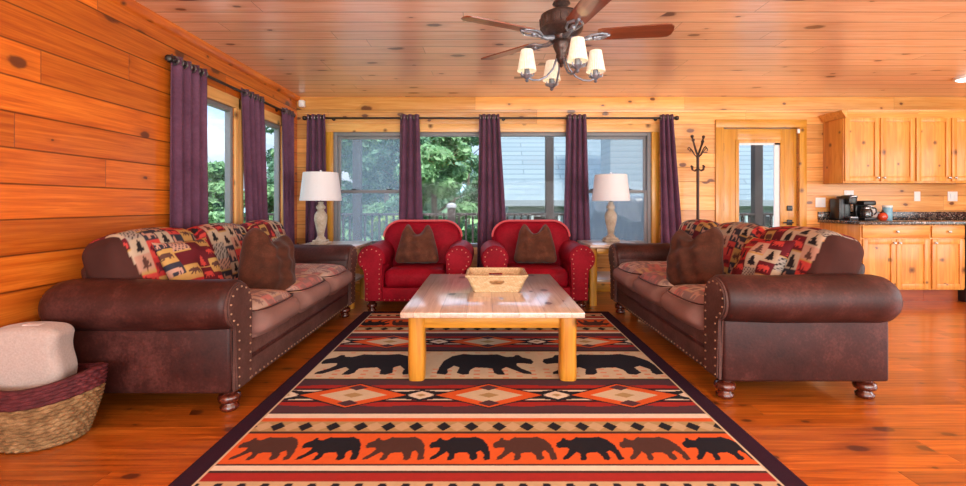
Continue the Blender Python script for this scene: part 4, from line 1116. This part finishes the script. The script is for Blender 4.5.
b = bm_(); tube(b, resample([(.04, -.07, .155), (.065, -.115, .15), (.07, -.12, .10), (.06, -.09, .07)], .02), .009, 8); obj('handle', b, M['blackp'], cf)
b = bm_(); lathe(b, [(.052, .145), (.0535, .15), (.052, .155)], (0, -.025, 0), cap=False); obj('band', b, M['steel'], cf)
dc.scale = (.85, .8, .95)
kt = thing('red_jar', (4.71, 5.45, CZ), 'small round red jar with a dark lid on the granite counter', 'jar')
b = bm_(); lathe(b, [(.028, 0), (.042, .012), (.05, .04), (.046, .065), (.03, .085), (.022, .09)]); obj('jar_body', b, M['kred'], kt)
b = bm_(); lathe(b, [(.024, .088), (.026, .098), (.012, .106), (.008, .118), (.001, .122)]); obj('jar_lid', b, M['blackp'], kt)
pl = thing('round_plate', (4.73, 5.655, CZ), 'pale round plate standing on edge behind the red jar', 'plate')
b = bm_(); M4 = Matrix.Translation((0, .0, .088)) @ Matrix.Rotation(R(78), 4, 'X'); lathe(b, [(.001, -.002), (.05, -.002), (.085, .01), (.087, .013), (.05, .003), (.001, .003)], seg=32); b.transform(M4); obj('plate_disc', b, M['white'], pl)
kc = thing('blue_canister', (4.855, 5.55, CZ), 'pale blue canister on the counter right of the red jar', 'canister')
b = bm_(); lathe(b, [(.046, 0), (.048, .004), (.048, .15), (.046, .154)]); obj('can', b, M['kblue'], kc)
b = bm_(); lathe(b, [(.05, .152), (.05, .172), (.044, .178), (.001, .178)]); obj('lid', b, M['white'], kc)

# ================================================================== OUTDOORS
b = bm_(); box(b, -6, WR+3, WB+WT+.002, 9.0, -.16, -.05); struct('deck_floor', b, M['deck'])
b = bm_(); box(b, -90, 90, WN-40, 120, -2.3, -2.2); struct('lawn', b, M['grass'])
YR = 8.8
posts = [(-4.3, 1, 'far left tall deck post'), (-2.44, 1, 'tall brown porch post seen through the left double-hung window'), (-.64, 0, 'short brown deck post with a white cap beyond the armchairs'), (1.23, 1, 'tall brown porch post before the neighbouring roof'), (3.2, 0, ''), (5.2, 1, 'tall brown porch post seen through the glass of the door'), (7.2, 0, '')]
px = [p[0] for p in posts]
for x, tall, lab in posts:
    if not lab: lab = 'short brown deck post with white cap right of the ' + ('covered grill' if x < 5 else 'glazed door')
    t = thing('deck_post', (x, YR, -.05), lab, 'post')
    b = bm_(); box(b, -.075, .075, -.075, .075, 0, 3.2 if tall else 1.06, .006); obj('post_shaft', b, M['rail'], t)
    b = bm_(); lathe(b, [(.085, 1.06), (.10, 1.075), (.095, 1.12), (.06, 1.15), (.001, 1.165)] if not tall else [(.13, 0), (.13, .03), (.10, .06)], seg=4 if tall else 20); obj('post_cap' if not tall else 'post_base', b, M['vinyl'] if not tall else M['rail'], t)
wheres = ('at far left of the deck', 'beyond the left double-hung window', 'below the trees behind the left armchair', 'in front of the neighbouring house', 'behind the covered grill', 'seen through the door glass')
for k, (a, c) in enumerate(zip(px, px[1:])):
    t = thing('deck_railing', ((a+c)/2, YR, -.05), 'brown deck railing section with square balusters ' + wheres[k], 'railing'); h = (c-a)/2-.076
    b = bm_(); box(b, -h, h, -.06, .06, .92, .965, .005); obj('top_rail', b, M['rail'], t)
    b = bm_(); box(b, -h, h, -.02, .02, .08, .16, .005); obj('bottom_rail', b, M['rail'], t)
    n = int(h*2/.13); first = None
    for q in range(n):
        x = -h+(q+.5)*h*2/n
        if first is None:
            b = bm_(); box(b, -.019, .019, -.019, .019, .12, .93); first = obj('baluster', b, M['rail'], t); first.location.x = x
        else:
            o = first.copy(); COL.objects.link(o); o.parent = t; o.location.x = x
# covered grill
gr = thing('covered_grill', (2.0, 7.05, -.05), 'barbecue grill under a slate grey vinyl cover on the deck', 'grill')
v, lat, f = rbox(.95, .58, 1.26, .12, .025); v[:, 2] += .64
h = v[:, 2]/1.27; ang = np.arctan2(v[:, 1], v[:, 0])
v[:, :2] *= (1-.16*np.clip(h-.72, 0, 1)/.28+.05*(1-h))[:, None]
fold = .022*np.sin(ang*17+2*np.sin(h*4))*(1-h*.6); v[:, 0] += np.cos(ang)*fold; v[:, 1] += np.sin(ang)*fold; v += wav(v, 16, .012, 9)[:, None]*np.array((.5, 1, .3))
v[:, 2] = np.maximum(v[:, 2], .02)
link('cover', mesh_np('cover', v, f), M['cover'], gr)
# the neighbouring house: a low eave with a big shingled roof slope facing us
hs = thing('neighbor_house', (4, 15.5, -2.2), 'pale neighbouring house with a big blue grey shingled roof', 'house')
def quad_slab(bm, P, th):
    n = (Vector(P[1])-Vector(P[0])).cross(Vector(P[3])-Vector(P[0])).normalized()
    loft(bm, [[Vector(p) for p in P], [Vector(p)-n*th for p in P]])
b = bm_(); quad_slab(b, [(-3.55, 0, 3.42), (12, 0, 3.42), (12, 6.0, 8.6), (-3.55, 6.0, 8.6)], .12); obj('roof', b, M['shingle'], hs)
b = bm_(); quad_slab(b, [(-3.55, 12.2, 3.42), (-3.55, 6.05, 8.6), (12, 6.05, 8.6), (12, 12.2, 3.42)], .12); obj('roof', b, M['shingle'], hs)
b = bm_(); box(b, -3.55, 12, -.06, -.02, 3.22, 3.42); obj('fascia', b, M['siding'], hs)
b = bm_(); box(b, -3.2, 11.6, .45, 11.8, 0, 3.5); poly_prism(b, [(.45, 3.5), (11.8, 3.5), (6.1, 8.2)], -3.2, 11.6, 'yz'); obj('wall', b, M['siding'], hs)
for x in (-1.9, 1.6, 5.5):
    b = bm_(); box(b, x-.5, x+.5, .38, .46, 1.7, 2.95); w = obj('window', b, M['vinylw'], hs)
    b = bm_(); box(b, x-.42, x+.42, .365, .382, 1.78, 2.87); obj('pane', b, M['dark_glass'], w)
# grey wing of the house seen right of the roof
b = bm_(); box(b, -.1, 3.2, -1.2, .0, 0, 8.2); obj('wing', b, M['siding'], hs)

# trees
def foliage(name, blobs, n, size, seed, mat, parent, droop=0.):
    rs = np.random.RandomState(seed); P = []; N_ = []
    w = np.array([r**2 for (_, r, _) in blobs]); w = w/w.sum(); pick = rs.choice(len(blobs), n, p=w)
    for k in range(n):
        c, r, sq = blobs[pick[k]]; d = rs.normal(size=3); d /= np.linalg.norm(d)
        rad = r*(.55+.45*rs.rand()**.5); P.append(np.array(c)+d*rad*np.array((1, 1, sq))); N_.append(d*.8+rs.normal(size=3)*.6+np.array((0, 0, .5)))
    P = np.array(P); N_ = np.array(N_); N_ /= np.linalg.norm(N_, axis=1, keepdims=True)
    t = np.cross(N_, rs.normal(size=(n, 3))); t /= np.linalg.norm(t, axis=1, keepdims=True); bt = np.cross(N_, t)
    s = size*(.6+.8*rs.rand(n, 1))
    V = np.stack([P-t*s, P+bt*s*.5-N_*s*.15, P+t*s, P-bt*s*.5-N_*s*.15], 1).reshape(-1, 3)
    Fq = np.arange(4*n).reshape(n, 4)
    return link(name, mesh_np(name, V, Fq), mat, parent, smooth=False)
def tree(loc, h, spread, label, seed, mat, size=.16, n=5200, conifer=False, group=None):
    t = thing('conifer_tree' if conifer else 'leafy_tree', loc, label, 'tree', group); rs = random.Random(seed); bl = []
    if conifer:
        for k in range(16):
            q = k/15; r = spread*(1-q)*.75+.25
            for m in range(3): a = rs.random()*6.28; bl.append(((r*.55*math.cos(a), r*.55*math.sin(a), h*(.12+.86*q)), r*.6, .45))
    else:
        for k in range(22):
            a = rs.random()*6.28; q = rs.random(); rr = spread*math.sqrt(rs.random())*math.sin(PI*(.22+.72*q))
            bl.append(((rr*math.cos(a), rr*math.sin(a), h*(.10+.84*q)), spread*(.25+.2*rs.random()), .6))
    foliage('foliage', bl, n, size, seed, mat, t)
    b = bm_(); tube(b, [(0, 0, -.1), (.05, 0, h*.3), (-.06, .05, h*.6), (0, 0, h*.9)], [.16, .13, .08, .02], 8)
    for k in range(6):
        a = rs.random()*6.28; z = h*(.3+.09*k); tube(b, [(0, 0, z), (spread*.35*math.cos(a), spread*.35*math.sin(a), z+h*.06), (spread*.7*math.cos(a), spread*.7*math.sin(a), z+h*.1)], [.05, .03, .01], 6)
    obj('trunk', b, M['bark'], t)
G1 = 'trees beyond the deck'; G2 = 'trees outside the side windows'
for k, (x, y, h, s, mt, con) in enumerate(((-5.2, 15, 8., 1.9, 'leaf', 0), (-1.45, 13.4, 6.2, 1.35, 'leaf', 0), (-2.9, 18.6, 9.5, 1.9, 'leafd', 0), (-1.55, 21.5, 10.5, 1.75, 'leaf', 0), (-7.5, 20, 10., 1.8, 'leafd', 1), (-5.4, 25, 11, 2.3, 'leafd', 0), (-2.2, 29.5, 13, 2.4, 'leafd', 0), (-12.5, 31, 12, 2.9, 'leafd', 0), (-9., 33, 13, 2.9, 'leaf', 0), (-6.3, 36, 13, 3., 'leafd', 0), (-8.4, 26, 11, 2.1, 'leaf', 0), (-1.3, 35, 14, 2.6, 'leafd', 0))):
    tree((x, y, -2.2), h, s, 'tall green tree beyond the deck railing, seen through the back windows', 20+k, M[mt], .115, 15000, bool(con), G1)
tree((-2.2, 11.6, -2.2), 3.2, 1.0, 'low yellow green bush beyond the deck behind the left window', 40, M['leafy'], .12, 2600)
for k, (x, y, h, s, mt, con) in enumerate(((-9.6, 15.8, 5.0, 1.3, 'leaf', 0), (-12.6, 20, 6.2, 1.5, 'leafd', 1), (-16.2, 25, 5.4, 2.2, 'leaf', 0), (-7.3, 14.8, 3.9, 1.1, 'leaf', 0), (-11.6, 25.5, 5.8, 1.9, 'leafd', 0), (-9.0, 12.0, 3.0, .9, 'leafy', 0), (-6.6, 11.4, 3.1, .9, 'leaf', 0))):
    tree((x, y, -2.2), h, s, 'green tree outside the two side windows on the left wall', 60+k, M[mt], .11, 8000, bool(con), G2)
# distant water and hills
b = bm_(); box(b, -140, -20, 45, 160, -2.19, -2.15); struct('lake', b, M['lake'])
nxh = 90; hx = np.linspace(-260, 160, nxh); V = []; 
for j, (yy, amp) in enumerate(((170, 0), (185, 1), (205, .9), (230, 0))):
    V.append(np.stack([hx, np.full(nxh, yy), -2.2+amp*(13+5*np.sin(hx*.03)+3*np.sin(hx*.083+1)+1.5*np.sin(hx*.21))], 1))
V = np.concatenate(V); i, j = np.meshgrid(np.arange(nxh-1), np.arange(3)); q = (j*nxh+i).ravel()
o = link('hills', mesh_np('hills', V, np.stack([q, q+1, q+nxh+1, q+nxh], 1)), M['hill']); o['kind'] = 'structure'

# ================================================================== LIGHT
w = bpy.data.worlds.new('sky'); SC.world = w; w.use_nodes = True
nt = w.node_tree; bg = nt.nodes['Background']; tc = nt.nodes.new('ShaderNodeTexCoord')
no = nt.nodes.new('ShaderNodeTexNoise'); no.inputs['Scale'].default_value = 3.2; no.inputs['Detail'].default_value = 6; no.inputs['Roughness'].default_value = .58
mp = nt.nodes.new('ShaderNodeMapping'); mp.inputs['Scale'].default_value = (1, 1, 2.6)
nt.links.new(tc.outputs['Generated'], mp.inputs[0]); nt.links.new(mp.outputs[0], no.inputs['Vector'])
rp = nt.nodes.new('ShaderNodeValToRGB'); nt.links.new(no.outputs['Fac'], rp.inputs[0])
rp.color_ramp.elements[0].position = .36; rp.color_ramp.elements[0].color = (.20, .36, .62, 1)
rp.color_ramp.elements[1].position = .60; rp.color_ramp.elements[1].color = (.70, .78, .90, 1)
sx = nt.nodes.new('ShaderNodeSeparateXYZ'); nt.links.new(tc.outputs['Generated'], sx.inputs[0])
mr = nt.nodes.new('ShaderNodeMapRange'); nt.links.new(sx.outputs[2], mr.inputs[0])   # an overcast sky is dimmer towards the horizon
for q, val in ((1, .0), (2, .55), (3, .24), (4, 1.5)): mr.inputs[q].default_value = val
ml = nt.nodes.new('ShaderNodeVectorMath'); ml.operation = 'SCALE'; nt.links.new(rp.outputs[0], ml.inputs[0]); nt.links.new(mr.outputs[0], ml.inputs['Scale'])
nt.links.new(ml.outputs[0], bg.inputs[0]); bg.inputs[1].default_value = 2.7
sd = bpy.data.lights.new('sun', 'SUN'); sd.energy = 5.0; sd.angle = R(6); sd.color = (1, .95, .86)
so = bpy.data.objects.new('sun', sd); COL.objects.link(so); so.rotation_euler = Vector((-.30, .50, -.81)).to_track_quat('-Z', 'Y').to_euler()
def area(name, loc, rot, sx, sy, e, col):
    d = bpy.data.lights.new(name, 'AREA'); d.shape = 'RECTANGLE'; d.size = sx; d.size_y = sy; d.energy = e; d.color = col
    o = bpy.data.objects.new(name, d); COL.objects.link(o); o.location = loc; o.rotation_euler = rot
area('rear_fill', (2.25, WN-.05, 1.2), (R(142), 0, 0), 8.6, 2.0, 560, (1, .98, .95))  # unseen area lamp added behind the viewer as fill, tilted at the ceiling
area('right_fill', (WR+.05, 1.3, 1.2), (0, R(125), 0), 2.0, 4.6, 110, (1, .98, .95))  # second added fill lamp, out of view on the right, tilted upward
SC.cycles.max_bounces = 8; SC.cycles.transparent_max_bounces = 16
SC.cycles.sample_clamp_indirect = 6; SC.cycles.use_denoising = True
SC.view_settings.exposure = .45
